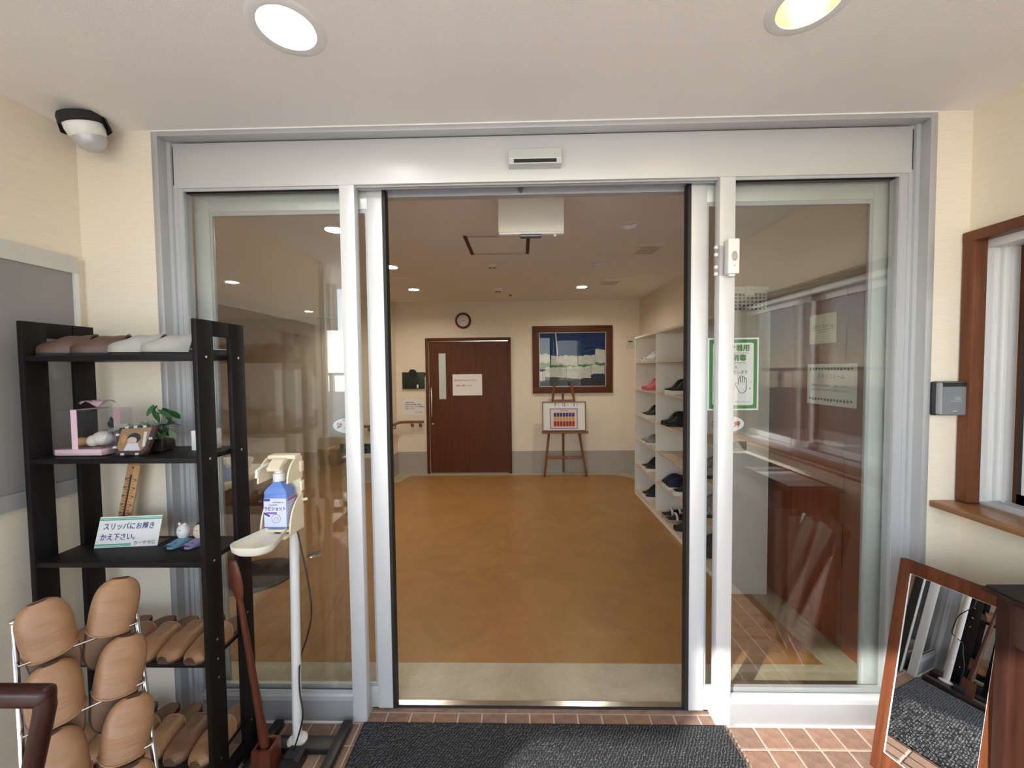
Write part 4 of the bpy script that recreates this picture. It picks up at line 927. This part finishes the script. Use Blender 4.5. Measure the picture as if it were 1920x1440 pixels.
for k, (kind, x, y, a) in enumerate((('brown', -1.60, 1.445, -62), ('brown', -1.49, 1.46, -58), ('gray', -1.34, 1.445, -62), ('gray', -1.235, 1.46, -58))):
    slipper(kind, flat(x, y, BZ[0]+.0005, R(a)) @ Matrix.Diagonal((1, 1, 1.35, 1)), f"{'dark brown' if kind == 'brown' else 'grey'} slipper on the rack's top board, {'left' if k % 2 == 0 else 'right'} one of its pair", 'slippers on the black rack')
for row, zb in ((3, BZ[3]), (4, BZ[4])):
    for k in range(6):
        x = -1.655+k*0.0985
        kind = 'dark' if (row == 4 and k in (4,)) else 'tan'
        slipper(kind, flat(x, 1.462-random.uniform(0, .012), zb+.0005, R(random.uniform(-2, 2))), f"{'darker brown' if kind == 'dark' else 'tan'} slipper on the {'fourth' if row == 3 else 'lowest'} board of the black rack, {ORD[k]} from the left", 'slippers on the black rack')

# pink gift case
t = thing('gift_case', 'clear gift case with a pink bow holding a fluffy ornament', 'ornament case', (-1.575, 1.435, BZ[1]))
Box('base', 'gift_base', t, -0.085, 0.085, -0.065, 0.065, 0.004, 0.026, 0.002); Box('foot', 'black_plastic', t, -0.08, 0.08, -0.06, 0.06, 0, 0.004)
Box('clear_box', 'clear_plastic', t, -0.08, 0.08, -0.06, 0.06, 0.026, 0.165)
Box('ribbon_band', 'pink_ribbon', t, -0.024, -0.002, -0.0612, -0.0604, 0.004, 0.166); Box('ribbon_band', 'pink_ribbon', t, -0.024, -0.002, -0.0612, 0.0612, 0.166, 0.167); Box('ribbon_band', 'pink_ribbon', t, 0.0804, 0.0812, -0.012, 0.012, 0.004, 0.166)
mb = MB()
for k in range(6):
    a = k*PI/3+0.3
    mb.grid(lambda u, v, a=a: (0.01+math.cos(a)*0.06*u+math.sin(a)*0.014*(v-.5)*2*math.sin(PI*u), math.sin(a)*0.05*u-math.cos(a)*0.014*(v-.5)*2*math.sin(PI*u), 0.168+0.028*math.sin(PI*u*0.8)), 8, 3)
mb.build('bow', 'pink_ribbon', t, 60)
mb = MB(); mb.sphere((0.028, 0, 0.056), 0.032, 16, None, (1.2, 0.9, 0.85)); mb.sphere((0.0, -0.01, 0.048), 0.022, 12); mb.build('fluffy_ball', 'fluffy', t, 60)
mb = MB(); mb.sphere((-0.045, -0.01, 0.045), 0.018, 12, None, (1.3, 1, 0.9)); mb.build('orange_fruit', 'orange', t, 60)
mb = MB(); mb.sphere((0.058, 0.02, 0.065), 0.024, 14, None, (0.8, 0.8, 1.5)); mb.sphere((0.056, 0.012, 0.108), 0.018, 12); mb.lathe([(0.007, 0), (0.001, 0.012)], 6, (0.046, 0.012, 0.122)); mb.lathe([(0.007, 0), (0.001, 0.012)], 6, (0.066, 0.012, 0.122)); mb.build('black_cat', 'black_matte', t, 60)

# wrapped cracker packet
t = thing('snack_packet', 'brown wrapped snack packet in clear film on the second shelf', 'packet', (-1.392, 1.385, BZ[1]), (R(-14), 0, R(4)))
pk = [(-0.056, 0.10), (-0.064, 0.02), (-0.05, 0.006), (0.036, 0.004), (0.052, 0.02), (0.07, 0.106)]
mb = MB(); mb.prism(pk, -0.006, 0.010, 'Y'); mb.build('pouch', 'dark_brown', t)
mb = MB(); mb.prism([(x*.82, 0.012+z*.83) for x, z in pk], -0.0075, -0.006, 'Y'); mb.build('front_panel', 'kraft', t)
for (x, z) in ((-0.058, 0.075), (-0.060, 0.03), (-0.03, 0.0055), (0.02, 0.0055), (0.058, 0.06), (-0.03, 0.101), (0.0, 0.102), (0.032, 0.103)): Box('stitch', 'paper', t, x-.006, x+.006, -0.0075, -0.006, z-.004, z+.004)
mb = MB(); mb.sphere((0.002, -0.008, 0.062), 0.022, 12, None, (1.05, 0.12, 0.85)); mb.build('printed_hair', 'ink', t, 60); mb = MB(); mb.sphere((-0.002, -0.010, 0.054), 0.016, 12, None, (1.05, 0.12, 0.8)); mb.build('printed_face', 'skin_cream', t, 60)
mb = MB(); mb.prism([(-0.026, 0.018), (0.03, 0.018), (0.018, 0.045), (-0.016, 0.045)], -0.0095, -0.0075, 'Y'); mb.build('printed_robe', 'paper', t); mb = MB(); mb.sphere((-0.034, -0.0075, 0.06), 0.013, 12, None, (0.7, 0.1, 1.2)); mb.build('printed_badge', 'orange', t, 60)
Box('name_strip', 'paper', t, 0.034, 0.044, -0.0085, -0.0075, 0.032, 0.084)
mb = MB(); mb.prism([(-0.066, 0.104), (-0.074, 0.012), (-0.05, -0.0), (0.045, -0.0), (0.066, 0.02), (0.085, 0.115)], -0.013, -0.0122, 'Y'); mb.build('clear_film', 'clear_plastic', t)
t = thing('bag_scrap', 'crumpled clear plastic bag beside the snack packet', 'plastic bag', (-1.475, 1.395, BZ[1])); mb = MB(); mb.prism([(-0.05, 0.0), (0.035, 0.0), (0.03, 0.04), (0.02, 0.085), (0.0, 0.10)], -0.004, 0.004, 'Y'); mb.build('film', 'clear_plastic', t)

# small plant
t = thing('potted_plant', 'small leafy plant in a glass pot on the second shelf', 'plant', (-1.362, 1.47, BZ[1]))
mb = MB(); mb.rbox(-0.032, 0.032, -0.032, 0.032, 0.0, 0.075, 0.004); mb.build('glass_pot', 'clear_plastic', t, 35); Box('soil', 'soil', t, -0.028, 0.028, -0.028, 0.028, 0.004, 0.045)
def leafm(L, w_):
    mb = MB(); mb.grid(lambda u, v: ((v-.5)*2*w_*math.sin(PI*min(1, u*.96+.02))**0.8, u*L, 0.012*math.sin(PI*u)-abs(v-.5)*0.006), 6, 2); return mb
lm1 = None; lm2 = None
stems = MB()
for k in range(32):
    pale = k < 13
    if pale: px_, py_, pz_ = random.uniform(-0.10, -0.01), random.uniform(-0.03, 0.02), 0.085+random.uniform(0, 0.03)
    else: px_, py_, pz_ = 0.0+random.uniform(-0.03, 0.03), random.uniform(-0.03, 0.02), 0.075+random.uniform(0, 0.105)
    L = random.uniform(0.05, 0.07) if pale else random.uniform(0.045, 0.06)
    a = random.uniform(0.6, 3.6) if pale else random.uniform(-3.4, 0.6)
    src = lm1 if pale else lm2
    if src is None:
        src = leafm(1.0, 0.30 if pale else 0.22).build('leaf', 'leaf_pale' if pale else 'leaf', t, 60)
        if pale: lm1 = src
        else: lm2 = src
        o = src
    else: o = src.copy(); COL.objects.link(o); o.parent = t
    if pale and k % 3: o.data = src.data
    o.location = (px_, py_, pz_); o.scale = (L, L, L); o.rotation_euler = (R(random.uniform(-65, 5)), R(random.uniform(-30, 30)), a)
    stems.tube([(0.0, 0, 0.04), (px_*.4, py_*.5, pz_*.75), (px_, py_, pz_)], 0.0011, 4)
stems.build('stems', 'leaf', t)
t = thing('tissue_box', 'small white box with a crumpled tissue behind the right stile', 'box', (-1.212, 1.50, BZ[1])); Box('carton', 'white_plastic', t, -0.036, 0.036, -0.03, 0.03, 0, 0.075, 0.002)
mb = MB(); mb.grid(lambda u, v: ((u-.5)*0.07, (v-.5)*0.035+0.008*math.sin(u*9), 0.075+0.028*math.sin(PI*u)*math.sin(PI*v)+0.005*math.sin(u*20)), 14, 8); mb.build('tissue', 'paper', t, 60)

# thermometer, slipper sign, two figures
t = thing('thermometer', 'wooden wall thermometer leaning at the back of the third shelf', 'thermometer', (-1.625, 1.555, BZ[2]+0.002), (R(-6), R(8), 0))
mb = MB(); mb.rbox(-0.026, 0.026, -0.005, 0.005, 0.0, 0.29, 0.003); mb.build('board', 'thermo_wood', t, 35)
mb = MB(); mb.cyl((0, -0.008, 0.04), (0, -0.008, 0.25), 0.0025, n=8); mb.build('tube', 'dark_brown', t); mb = MB(); mb.sphere((0, -0.008, 0.036), 0.007, 10); mb.build('bulb', 'ink_red', t, 60)
mb = MB()
for k in range(17):
    z = 0.05+k*.0115
    for sg in (-1, 1): mb.box(min(sg*.006, sg*.015), max(sg*.006, sg*.015), -0.0058, -0.0045, z-.0008, z+.0008)
mb.build('scale_marks', 'ink', t)
for k in range(6):
    for sg in (-1, 1): text(t, str(k*10), 0.011, (sg*0.0195, -0.0062, 0.06+k*.034), FY, 'ink', 'CENTER', 0.01, 'digit')
mb = MB(); mb.cyl((0, -0.0055, 0.278), (0, -0.005, 0.278), 0.0035, n=10); mb.build('hang_hole', 'ink', t); mb = MB(); mb.prism([(-0.016, 0.006), (0.016, 0.006), (0.012, 0.022), (-0.012, 0.022)], -0.006, -0.005, 'Y'); mb.build('green_mark', 'leaf', t)
t = thing('slipper_sign', 'white sign with green stripes asking to change into slippers', 'sign', (-1.512, 1.475, BZ[2]), (0, 0, R(6)))
tilt = Matrix.Rotation(R(-17), 4, 'X')
face = thing('face_plate', None, None, (0, -0.015, 0.001), (R(-17), 0, 0)); face.parent = t
SK = 0.0
Box('plate', 'paper', face, -0.112, 0.112, 0, 0.002, 0, 0.112)
for z0, z1, a, b_ in ((0.098, 0.103, -0.112, 0.112), (0.0075, 0.013, -0.112, 0.016)): Box('stripe', 'mint', face, a, b_, -0.0008, 0, z0, z1)
for z0, z1, a, b_ in ((0.1045, 0.1075, -0.112, 0.112), (0.003, 0.0055, -0.112, 0.016)): Box('stripe', 'mint', face, a, b_, -0.0006, 0, z0, z1)
text(face, 'スリッパにお履き', 0.027, (-0.094, -0.0012, 0.074), FY, 'ink_navy', 'LEFT', 0.012, sx=0.86); text(face, 'かえ下さい。', 0.027, (-0.098, -0.0012, 0.036), FY, 'ink_navy', 'LEFT', 0.012, sx=0.86); text(face, 'カーサ今宿', 0.016, (0.064, -0.0012, 0.013), FY, 'ink_gray', 'CENTER', 0.01)
Box('foot_plate', 'clear_plastic', t, -0.112, 0.112, -0.015, 0.055, 0, 0.0025)
def figure(x, shoe_m, body_m, label, hedgehog):
    t = thing('animal_figurine', label, 'figurine', (x, 1.49, BZ[2]), (0, 0, R(-10)), group='figurines in slippers')
    mb = MB(); n = 14
    poly = [(-0.022*math.sin(PI*(k/n)*.93+.1)**.4, -0.05+0.085*k/n) for k in range(n+1)]; poly += [(-x_, y_) for x_, y_ in poly[::-1]]
    mb.prism(poly, 0, 0.008, 'Z'); mb.grid(lambda u, v: (-0.024*math.cos(PI*u), -0.05+0.06*v, 0.006+(0.010+0.012*v)*math.sin(PI*u)**.8), 12, 8); mb.build('slipper_shoe', shoe_m, t, 50)
    Box('opening', 'ink', t, -0.014, 0.014, -0.036, -0.030, 0.0155, 0.0185)
    mb = MB(); mb.sphere((0, 0.008, 0.046), 0.024, 18, None, (1, 0.9, 1.25)); mb.build('body', body_m, t, 60)
    if hedgehog:
        mb = MB(); mb.sphere((0, 0.016, 0.050), 0.0265, 16, None, (1, 0.85, 1.22))
        for k in range(40):
            a = random.uniform(-0.2, PI+.2); e = random.uniform(0.1, 1.3); d_ = Vector((math.cos(a)*math.cos(e), abs(math.sin(a))*math.cos(e), math.sin(e))); p = Vector((0, 0.016, 0.05))+d_*0.025
            mb.cyl(p, p+d_*0.010, 0.003, 0.0004, 5)
        mb.build('spines', 'hedge_brown', t, 60)
    else:
        mb = MB()
        for sg in (-1, 1): mb.sphere((sg*0.013, 0.004, 0.076), 0.0055, 10)
        mb.build('ears', 'white_plastic', t, 60)
    for sg in (-1, 1):
        mb = MB(); mb.tube([(sg*0.008-.003, -0.0125, 0.058), (sg*0.008, -0.0135, 0.056), (sg*0.008+.003, -0.0125, 0.058)], 0.0008, 4); mb.build('eye', 'ink', t)
figure(-1.318, 'toy_blue', 'white_plastic', 'white bear figurine sitting in a blue slipper', False); figure(-1.252, 'toy_lilac', 'skin_cream', 'hedgehog figurine sitting in a lilac slipper', True)

# ---------------------------------------------------------------- wire slipper stand
RT, LT = Vector((-1.121, 1.097, 0.946)), Vector((-1.251, 0.928, 0.942))
nn = Vector((0.803, -0.596, 0)); TL = math.tan(R(25))
def onpost(T, z): return T+nn*(TL*(T.z-z))+Vector((0, 0, z-T.z))
ws = thing('wire_stand', 'leaning chrome wire slipper stand before the black rack', 'slipper stand', (-0.95, 0.8, 0))
off = Vector((-0.95, 0.8, 0))
for T in (RT, LT):
    mb = MB(); mb.tube([T-off, onpost(T, 0.012)-off], 0.0062, 10); mb.build('post', 'chrome', ws, 50)
    mb = MB(); mb.sphere(T-off, 0.0095, 12, None, (1, 1, 0.7)); mb.build('end_cap', 'chrome', ws, 60)
    b0 = onpost(T, 0.012); mb = MB(); mb.tube([b0-off, b0-nn*0.33-off], 0.006, 8); mb.build('foot', 'chrome', ws, 50)
mb = MB(); mb.tube([onpost(RT, 0.012)-off, onpost(LT, 0.012)-off], 0.005, 8); mb.build('base_bar', 'chrome', ws, 50)
rd = (RT-LT).normalized()
U = (-nn*math.sin(R(6))+Vector((0, 0, math.cos(R(6))))); N = (nn*math.cos(R(6))+Vector((0, 0, math.sin(R(6)))))
for row, z in enumerate((0.858, 0.722, 0.588, 0.452)):
    a, b_ = onpost(LT, z), onpost(RT, z)
    mb = MB(); mb.tube([a-off, a+(b_-a)*0.02+N*0.035-off, a+(b_-a)*0.98+N*0.035-off, b_-off], 0.0026, 6); mb.build('wire', 'chrome', ws, 50)
    for k, q in enumerate((0.27, 0.75)):
        p = a+(b_-a)*q+N*0.020
        tl = R(random.uniform(-7, 7))+R([-4, 6][k])
        Uu = (U*math.cos(tl)+rd*math.sin(tl)).normalized(); X = (-Uu).cross(N).normalized()
        m3 = Matrix((X, -Uu, N)).transposed().to_4x4(); m3 = m3 @ Matrix.Diagonal((0.97, 0.86, 0.97, 1)); m3.translation = p-(-Uu)*0.016-N*0.030
        slipper('tan', m3, f"tan slipper hooked on the wire stand, {['left', 'right'][k]} one of the {['uppermost', 'second', 'third', 'lowest'][row]} row", 'slippers on the wire stand')

# ---------------------------------------------------------------- dark armchair corner, lower left
ch = thing('wooden_chair', 'dark reddish wooden chair whose back corner shows at the lower left edge', 'chair', (-1.143, 0.50, -0.010))
post = [(0.0, 0.945), (0.0, 0.92), (-0.010, 0.88), (-0.026, 0.82), (-0.045, 0.75), (-0.055, 0.68), (-0.050, 0.60), (-0.030, 0.50), (-0.012, 0.42), (-0.005, 0.0)]
for sg in (-1, 1):
    mb = MB(); pts = [(sg*(0.225+dx), 0.22-max(0, 0.5-z)*0.02, z) for dx, z in post]
    mb.tube(pts, [0.0155]+[0.0165]*8+[0.014], 12); mb.build('rear_leg', 'dark_wood', ch, 60)
    mb = MB(); mb.tube([(sg*0.20, -0.20, 0.44), (sg*0.205, -0.205, 0.0)], [0.018, 0.013], 12); mb.build('front_leg', 'dark_wood', ch, 60)
mb = MB(); mb.rbox(-0.245, 0.238, 0.204, 0.237, 0.925, 0.962, 0.012, None, 3); mb.build('top_rail', 'dark_wood', ch, 50)
mb = MB(); mb.rbox(-0.19, 0.19, 0.212, 0.228, 0.58, 0.62, 0.005); mb.build('back_slat', 'dark_wood', ch, 50)
mb = MB(); mb.rbox(-0.22, 0.22, -0.22, 0.20, 0.425, 0.475, 0.02); mb.build('seat', 'dark_brown', ch, 50)

# ---------------------------------------------------------------- shoehorn in its holder
t = thing('shoehorn', 'long dark wooden shoehorn leaning beside the black rack', 'shoehorn', (-1.0, 1.468, 0.06))
p0, p1 = Vector((0, 0, 0)), Vector((-0.062, -0.055, 0.80))
mb = MB()
dd = (p1-p0)
mb.tube([p0, p0+dd*.1, p0+dd*.22, p0+dd*.5, p0+dd*.8, p0+dd*.845], [0.017, 0.0175, 0.0145, 0.012, 0.0095, 0.0105], 10); mb.build('shaft', 'horn_wood', t, 60)
mb = MB()
def sp(u, v):
    q = 0.80+0.20*v; c = p0+dd*q; w_ = 0.022*max(0.02, 1-abs((v-0.55)/0.57)**2.2)**0.6+0.004*(1-v); a = (u-.5)*PI*0.9
    return (c.x+w_*math.sin(a), c.y-w_*0.55*(math.cos(a)), c.z)
mb.grid(sp, 10, 12); o = mb.build('scoop', 'horn_wood', t, 60); so = o.modifiers.new('thick', 'SOLIDIFY'); so.thickness = 0.004
t = thing('shoehorn_holder', 'reddish wooden block holding the shoehorn on the floor', 'holder', (-1.0, 1.468, 0.0005))
mb = MB()
for (a, b_, c, e) in ((-0.036, 0.036, -0.036, -0.026), (-0.036, 0.036, 0.026, 0.036), (-0.036, -0.026, -0.026, 0.026), (0.026, 0.036, -0.026, 0.026)): mb.box(a, b_, c, e, 0.0, 0.11)
mb.build('sleeve', 'horn_wood', t); Box('bottom', 'horn_wood', t, -0.026, 0.026, -0.026, 0.026, 0, 0.058)

# ---------------------------------------------------------------- disinfectant stand
BX = -0.920
st = thing('dispenser_stand', 'white pole stand with a black base for the hand disinfectant', 'stand', (-0.935, 1.565, 0))
Box('base_leg', 'black_plastic', st, 0.150, 0.190, -0.28, 0.095, 0.004, 0.034, 0.003); Box('base_leg', 'black_plastic', st, -0.150, -0.112, -0.28, 0.095, 0.004, 0.034, 0.003); Box('base_bar', 'black_plastic', st, -0.112, 0.150, -0.035, 0.025, 0.004, 0.030, 0.003)
mb = MB(); mb.lathe([(0.001, 0.044), (0.030, 0.044), (0.0385, 0.036), (0.0385, 0.030)], 28); mb.build('flange', 'white_paint', st, 40)
mb = MB(); mb.cyl((0, 0, 0.04), (0.018, -0.005, 0.99), 0.0178, n=24); mb.build('pole', 'white_paint', st, 40)
t = thing('foot_switch', 'black foot switch box on the floor at the stand', 'foot switch', (-0.912, 1.492, 0.0005)); mb = MB(); mb.prism([(-0.04, 0), (0.04, 0), (0.036, 0.04), (0.02, 0.05), (-0.02, 0.05), (-0.036, 0.04)], -0.03, 0.03, 'Y'); mb.build('case', 'black_plastic', t); Box('pedal', 'black_matte', t, -0.02, 0.02, -0.025, 0.02, 0.0505, 0.055)
cb_ = MB(); pts = [(-0.8841, 1.52, 0.9396), (-0.8617, 1.52, 0.8175), (-0.8414, 1.52, 0.6954), (-0.8353, 1.52, 0.614), (-0.8723, 1.5758, 0.5163), (-0.9014, 1.59, 0.4325), (-0.9248, 1.59, 0.3687), (-0.9006, 1.5342, 0.3383), (-0.8908, 1.5175, 0.2702), (-0.8706, 1.4967, 0.1876), (-0.912, 1.5, 0.053)]
sm = []
for i in range(len(pts)-1):
    for k in range(4):
        q = k/4; a, b_ = Vector(pts[i]), Vector(pts[i+1]); pa = Vector(pts[max(i-1, 0)]); pb = Vector(pts[min(i+2, len(pts)-1)])
        sm.append(0.5*((2*a)+(b_-pa)*q+(2*pa-5*a+4*b_-pb)*q*q+(3*a-pa-3*b_+pb)*q**3))
sm.append(Vector(pts[-1]))
cb_.tube(sm, 0.0032, 6); o = cb_.build('power_cable', 'black_plastic', None, 60); tagp(o, 'thin black cable hanging beside the white stand pole', 'cable')

hd = thing('dispenser', 'cream automatic dispenser bracket with a drip tray on the white pole', 'dispenser', (BX, 1.50, 0.955))
Box('back_plate', 'cream_plastic', hd, -0.052, 0.056, 0.022, 0.034, -0.02, 0.265, 0.003); Box('bottle_shelf', 'cream_plastic', hd, -0.052, 0.056, -0.055, 0.022, -0.006, 0.004, 0.002)
for sg, x in ((-1, -0.058), (1, 0.052)):
    lo = [(0.034, -0.02), (0.034, 0.115)]+[(0.034-0.092*math.sin(PI/2*k/8), 0.115-0.121*(1-math.cos(PI/2*k/8))) for k in range(1, 9)]+[(-0.058, -0.012)]
    mb = MB(); mb.prism(lo, x, x+0.006, 'X'); mb.build('lower_cheek', 'cream_plastic', hd)
    hi = [(0.034, 0.18), (0.034, 0.262)]+[(0.02-0.085*math.sin(PI/2*k/8), 0.268-0.088*(1-math.cos(PI/2*k/8))) for k in range(0, 9)]
    mb = MB(); mb.prism(hi, x, x+0.006, 'X'); mb.build('upper_cheek', 'cream_plastic', hd)
mb = MB(); mb.rbox(-0.052, 0.056, -0.012, 0.034, 0.258, 0.275, 0.006); mb.build('top_hood', 'cream_plastic', hd, 40)
mb = MB(); mb.prism([(0.03, 0.255), (0.03, 0.275), (-0.03, 0.262), (-0.062, 0.238), (-0.060, 0.226), (-0.03, 0.246)], -0.022, 0.026, 'X'); mb.build('press_lever', 'cream_plastic', hd)
mb = MB(); mb.tube([(-0.046, 0.02, 0.245), (-0.052, -0.05, 0.236), (-0.050, -0.075, 0.232), (-0.050, -0.078, 0.205)], 0.0055, 8); mb.build('side_arm', 'white_plastic', hd, 50)
for z in (0.225, 0.15): Box('side_clip', 'cream_plastic', hd, 0.056, 0.066, 0.012, 0.03, z-.02, z+.02, 0.001)
mb = MB(); mb.cyl((0.055, 0.03, 0.09), (0.078, 0.02, 0.096), 0.006, n=10); mb.build('side_knob', 'cream_plastic', hd, 50)
# drip tray
def trayring(s_, z, w_, y0, y1, r): 
    out = []
    for (cx, cy, q0) in ((w_-r, y1-r*.4, 0), (-w_+r, y1-r*.4, PI/2), (-w_+r, y0+r, PI), (w_-r, y0+r, 1.5*PI)):
        for k in range(6):
            q = q0+PI/2*k/5; rr = r if cy < -0.1 else r*.4
            out.append(((cx+rr*math.cos(q))*s_, cy+rr*math.sin(q), z))
    return out
mb = MB(); prof = [(0.80, -0.022, 0.0), (0.96, -0.010, 0.004), (1.0, 0.010, 0.006), (0.975, 0.010, 0.0), (0.93, -0.004, -0.004), (0.78, -0.013, -0.006)]
rings = [mb.ring(trayring(1, z, 0.074*s_, -0.222+ (1-s_)*.05, -0.045, 0.048)) for s_, z, e in prof]
for a, b_ in zip(rings, rings[1:]): mb.skin(a, b_)
mb.f.append(tuple(rings[0][::-1])); mb.f.append(tuple(rings[-1])); mb.build('drip_tray', 'offwhite', hd, 40)
Box('tray_arm', 'cream_plastic', hd, -0.03, 0.045, -0.07, 0.03, -0.028, -0.014, 0.003)

bt = thing('disinfectant_bottle', 'blue square disinfectant bottle with a white cap in the dispenser', 'bottle', (BX-0.001, 1.479, 0.9595))
w_, dp = 0.0445, 0.031
mb = MB(); mb.rbox(-w_, w_, -dp, dp, 0.0, 0.135, 0.008, None, 3)
rg = [mb.ring([(sx*(a), sy*(b_), z) for sx, sy in ((1, 1), (-1, 1), (-1, -1), (1, -1))]) for a, b_, z in ((w_-.002, dp-.002, 0.132), (w_-.004, dp-.003, 0.142), (0.024, 0.022, 0.162), (0.017, 0.017, 0.168), (0.016, 0.016, 0.178))]
for a, b_ in zip(rg, rg[1:]): mb.skin(a, b_)
mb.f.append(tuple(rg[-1])); mb.build('body', 'blue_bottle', bt, 40)
mb = MB(); mb.lathe([(0.0195, 0.176), (0.021, 0.180), (0.0205, 0.205), (0.015, 0.207), (0.0145, 0.228), (0.012, 0.231), (0.001, 0.232)], 24); mb.build('cap', 'white_plastic', bt, 40)
Box('front_label', 'label_lilac', bt, -w_+.002, w_-.002, -dp-.0008, -dp, 0.010, 0.117); Box('side_label', 'label_lilac', bt, w_, w_+.0008, -dp+.002, dp-.002, 0.010, 0.117)
text(bt, 'ラビショット', 0.0165, (0.0, -dp-.0014, 0.078), FY, 'ink', 'CENTER', 0.025, sx=0.84)
text(bt, '手指消毒剤', 0.007, (-0.008, -dp-.0014, 0.092), FY, 'ink_gray'); text(bt, '指定医薬部外品', 0.006, (0.012, -dp-.0014, 0.102), FY, 'ink_gray')
Box('navy_patch', 'ink_navy', bt, -w_+.002, -w_+.026, -dp-.0014, -dp-.0008, 0.107, 0.116); Box('purple_patch', 'purple', bt, -w_+.010, 0.006, -dp-.0014, -dp-.0008, 0.058, 0.066); Box('side_band', 'purple', bt, w_+.0008, w_+.0013, -dp+.002, dp-.002, 0.104, 0.116)
mb = MB(); mb.prism([(-w_+.002, 0.066), (-w_+.002, 0.058), (-0.022, 0.047), (-0.02, 0.053)], -dp-.0014, -dp-.0008, 'Y'); mb.build('navy_stroke', 'ink_navy', bt)
mb = MB(); mb.tube([(0.003+0.0165*math.cos(2*PI*k/28), -dp-.0012, 0.041+0.0165*math.sin(2*PI*k/28)) for k in range(29)], 0.0007, 4); mb.tube([(-0.006, -dp-.0012, 0.034), (0.0, -dp-.0012, 0.045), (0.008, -dp-.0012, 0.047), (0.012, -dp-.0012, 0.038), (0.004, -dp-.0012, 0.033)], 0.0006, 4); mb.build('hand_logo', 'ink_gray', bt)
for k in range(7): text(bt, '使用上の注意をよく読み', 0.0052, (w_+.0014, 0.0, 0.096-k*.0115), FXP, 'ink_gray')

# ---------------------------------------------------------------- doormat
dm = thing('doormat', 'black ribbed entrance mat in front of the automatic door', 'doormat', (0.076, 1.68, 0.0006))
MX = 0.779
Box('backing', 'mat_rubber', dm, -MX, MX, -1.35, 0.0, 0, 0.005, 0.002)
mb = MB()
for j in range(0, 78):
    for i in range(0, 118):
        x = -MX+0.012+i*0.01325+(0.006 if j % 2 else 0); y = -0.012-j*0.0105
        a = 0.9+random.uniform(-.5, .5); l_ = random.uniform(0.0045, 0.0065); x += random.uniform(-.0022, .0022); y += random.uniform(-.002, .002); c, s_ = math.cos(a)*l_, math.sin(a)*l_; px_, py_ = -math.sin(a)*.0021, math.cos(a)*.0021; h = 0.008+random.uniform(0, .0022)
        b0 = len(mb.v)
        mb.v += [(x-c-px_, y-s_-py_, .0048), (x+c-px_, y+s_-py_, .0048), (x+c+px_, y+s_+py_, .0048), (x-c+px_, y-s_+py_, .0048), (x-c*.7, y-s_*.7, h), (x+c*.7, y+s_*.7, h)]
        mb.f += [(b0, b0+1, b0+5, b0+4), (b0+1, b0+2, b0+5), (b0+2, b0+3, b0+4, b0+5), (b0+3, b0, b0+4)]
me = bpy.data.meshes.new('pile'); me.from_pydata(mb.v, [], mb.f); me.materials.append(MATS['mat_pile']); o = bpy.data.objects.new('pile', me); COL.objects.link(o); o.parent = dm; o['kind'] = 'stuff'

# ---------------------------------------------------------------- leaning mirror and table, lower right
A = Vector((1.336, 1.519, 0.0)); an = R(18)
dv = Vector((math.sin(an), -math.cos(an), 0)); nb = Vector((math.cos(an), math.sin(an), 0))
upv = (nb*0.1467+Vector((0, 0, 0.797))).normalized(); nv = dv.cross(upv)   # out of the mirror's face
if nv.x > 0: nv = -nv
mr = thing('mirror', 'brown-framed mirror leaning on the floor at the right', 'mirror')
m3 = Matrix((dv, -nv, upv)).transposed().to_4x4(); m3.translation = A+nv*0.0; mr.matrix_world = m3
LM, WM, FWm = 0.810, 0.307, 0.034
Box('frame_side', 'mirror_frame', mr, 0, FWm, 0, 0.036, 0.0, LM, 0.002); Box('frame_side', 'mirror_frame', mr, WM-FWm, WM, 0, 0.036, 0.0, LM, 0.002)
Box('frame_top', 'mirror_frame', mr, FWm, WM-FWm, 0, 0.036, LM-0.045, LM, 0.002); Box('frame_bottom', 'mirror_frame', mr, FWm, WM-FWm, 0, 0.036, 0.0, 0.080, 0.002)
Box('glass', 'mirror', mr, FWm, WM-FWm, 0.007, 0.011, 0.08, LM-0.045)
for (a, b_, c, e) in ((FWm, FWm+0.002, 0.08, LM-0.045), (WM-FWm-0.002, WM-FWm, 0.08, LM-0.045), (FWm, WM-FWm, 0.08, 0.082), (FWm, WM-FWm, LM-0.0465, LM-0.045)): Box('bevel_edge', 'paper', mr, a, b_, 0.0045, 0.0069, c, e)
Box('backing', 'kraft', mr, FWm*.5, WM-FWm*.5, 0.0115, 0.020, 0.03, LM-.03)
tb = thing('side_table', 'dark brown table with a black top at the right edge', 'table', (1.413, 0.62, 0))
Box('table_top', 'table_wood', tb, 0, 0.345, -0.35, 0.62, 0.852, 0.866, 0.004); Box('black_inlay', 'black_matte', tb, 0.008, 0.337, -0.34, 0.612, 0.866, 0.873, 0.002)
for x in (0.018, 0.290):
    for y in (0.555, -0.33): Box('leg', 'table_wood', tb, x, x+0.038, y, y+0.038, 0, 0.852, 0.003)
Box('side_apron', 'dark_brown', tb, 0.028, 0.045, -0.292, 0.555, 0.72, 0.852); Box('end_apron', 'dark_brown', tb, 0.056, 0.29, 0.565, 0.582, 0.72, 0.852); Box('side_panel', 'table_wood', tb, 0.036, 0.046, -0.292, 0.555, 0.05, 0.72)
tagp(Box('table_paper', 'paper', None, 1.50, 1.72, 0.85, 1.165, 0.8735, 0.876), 'white paper lying on the black table top at the right edge', 'paper')
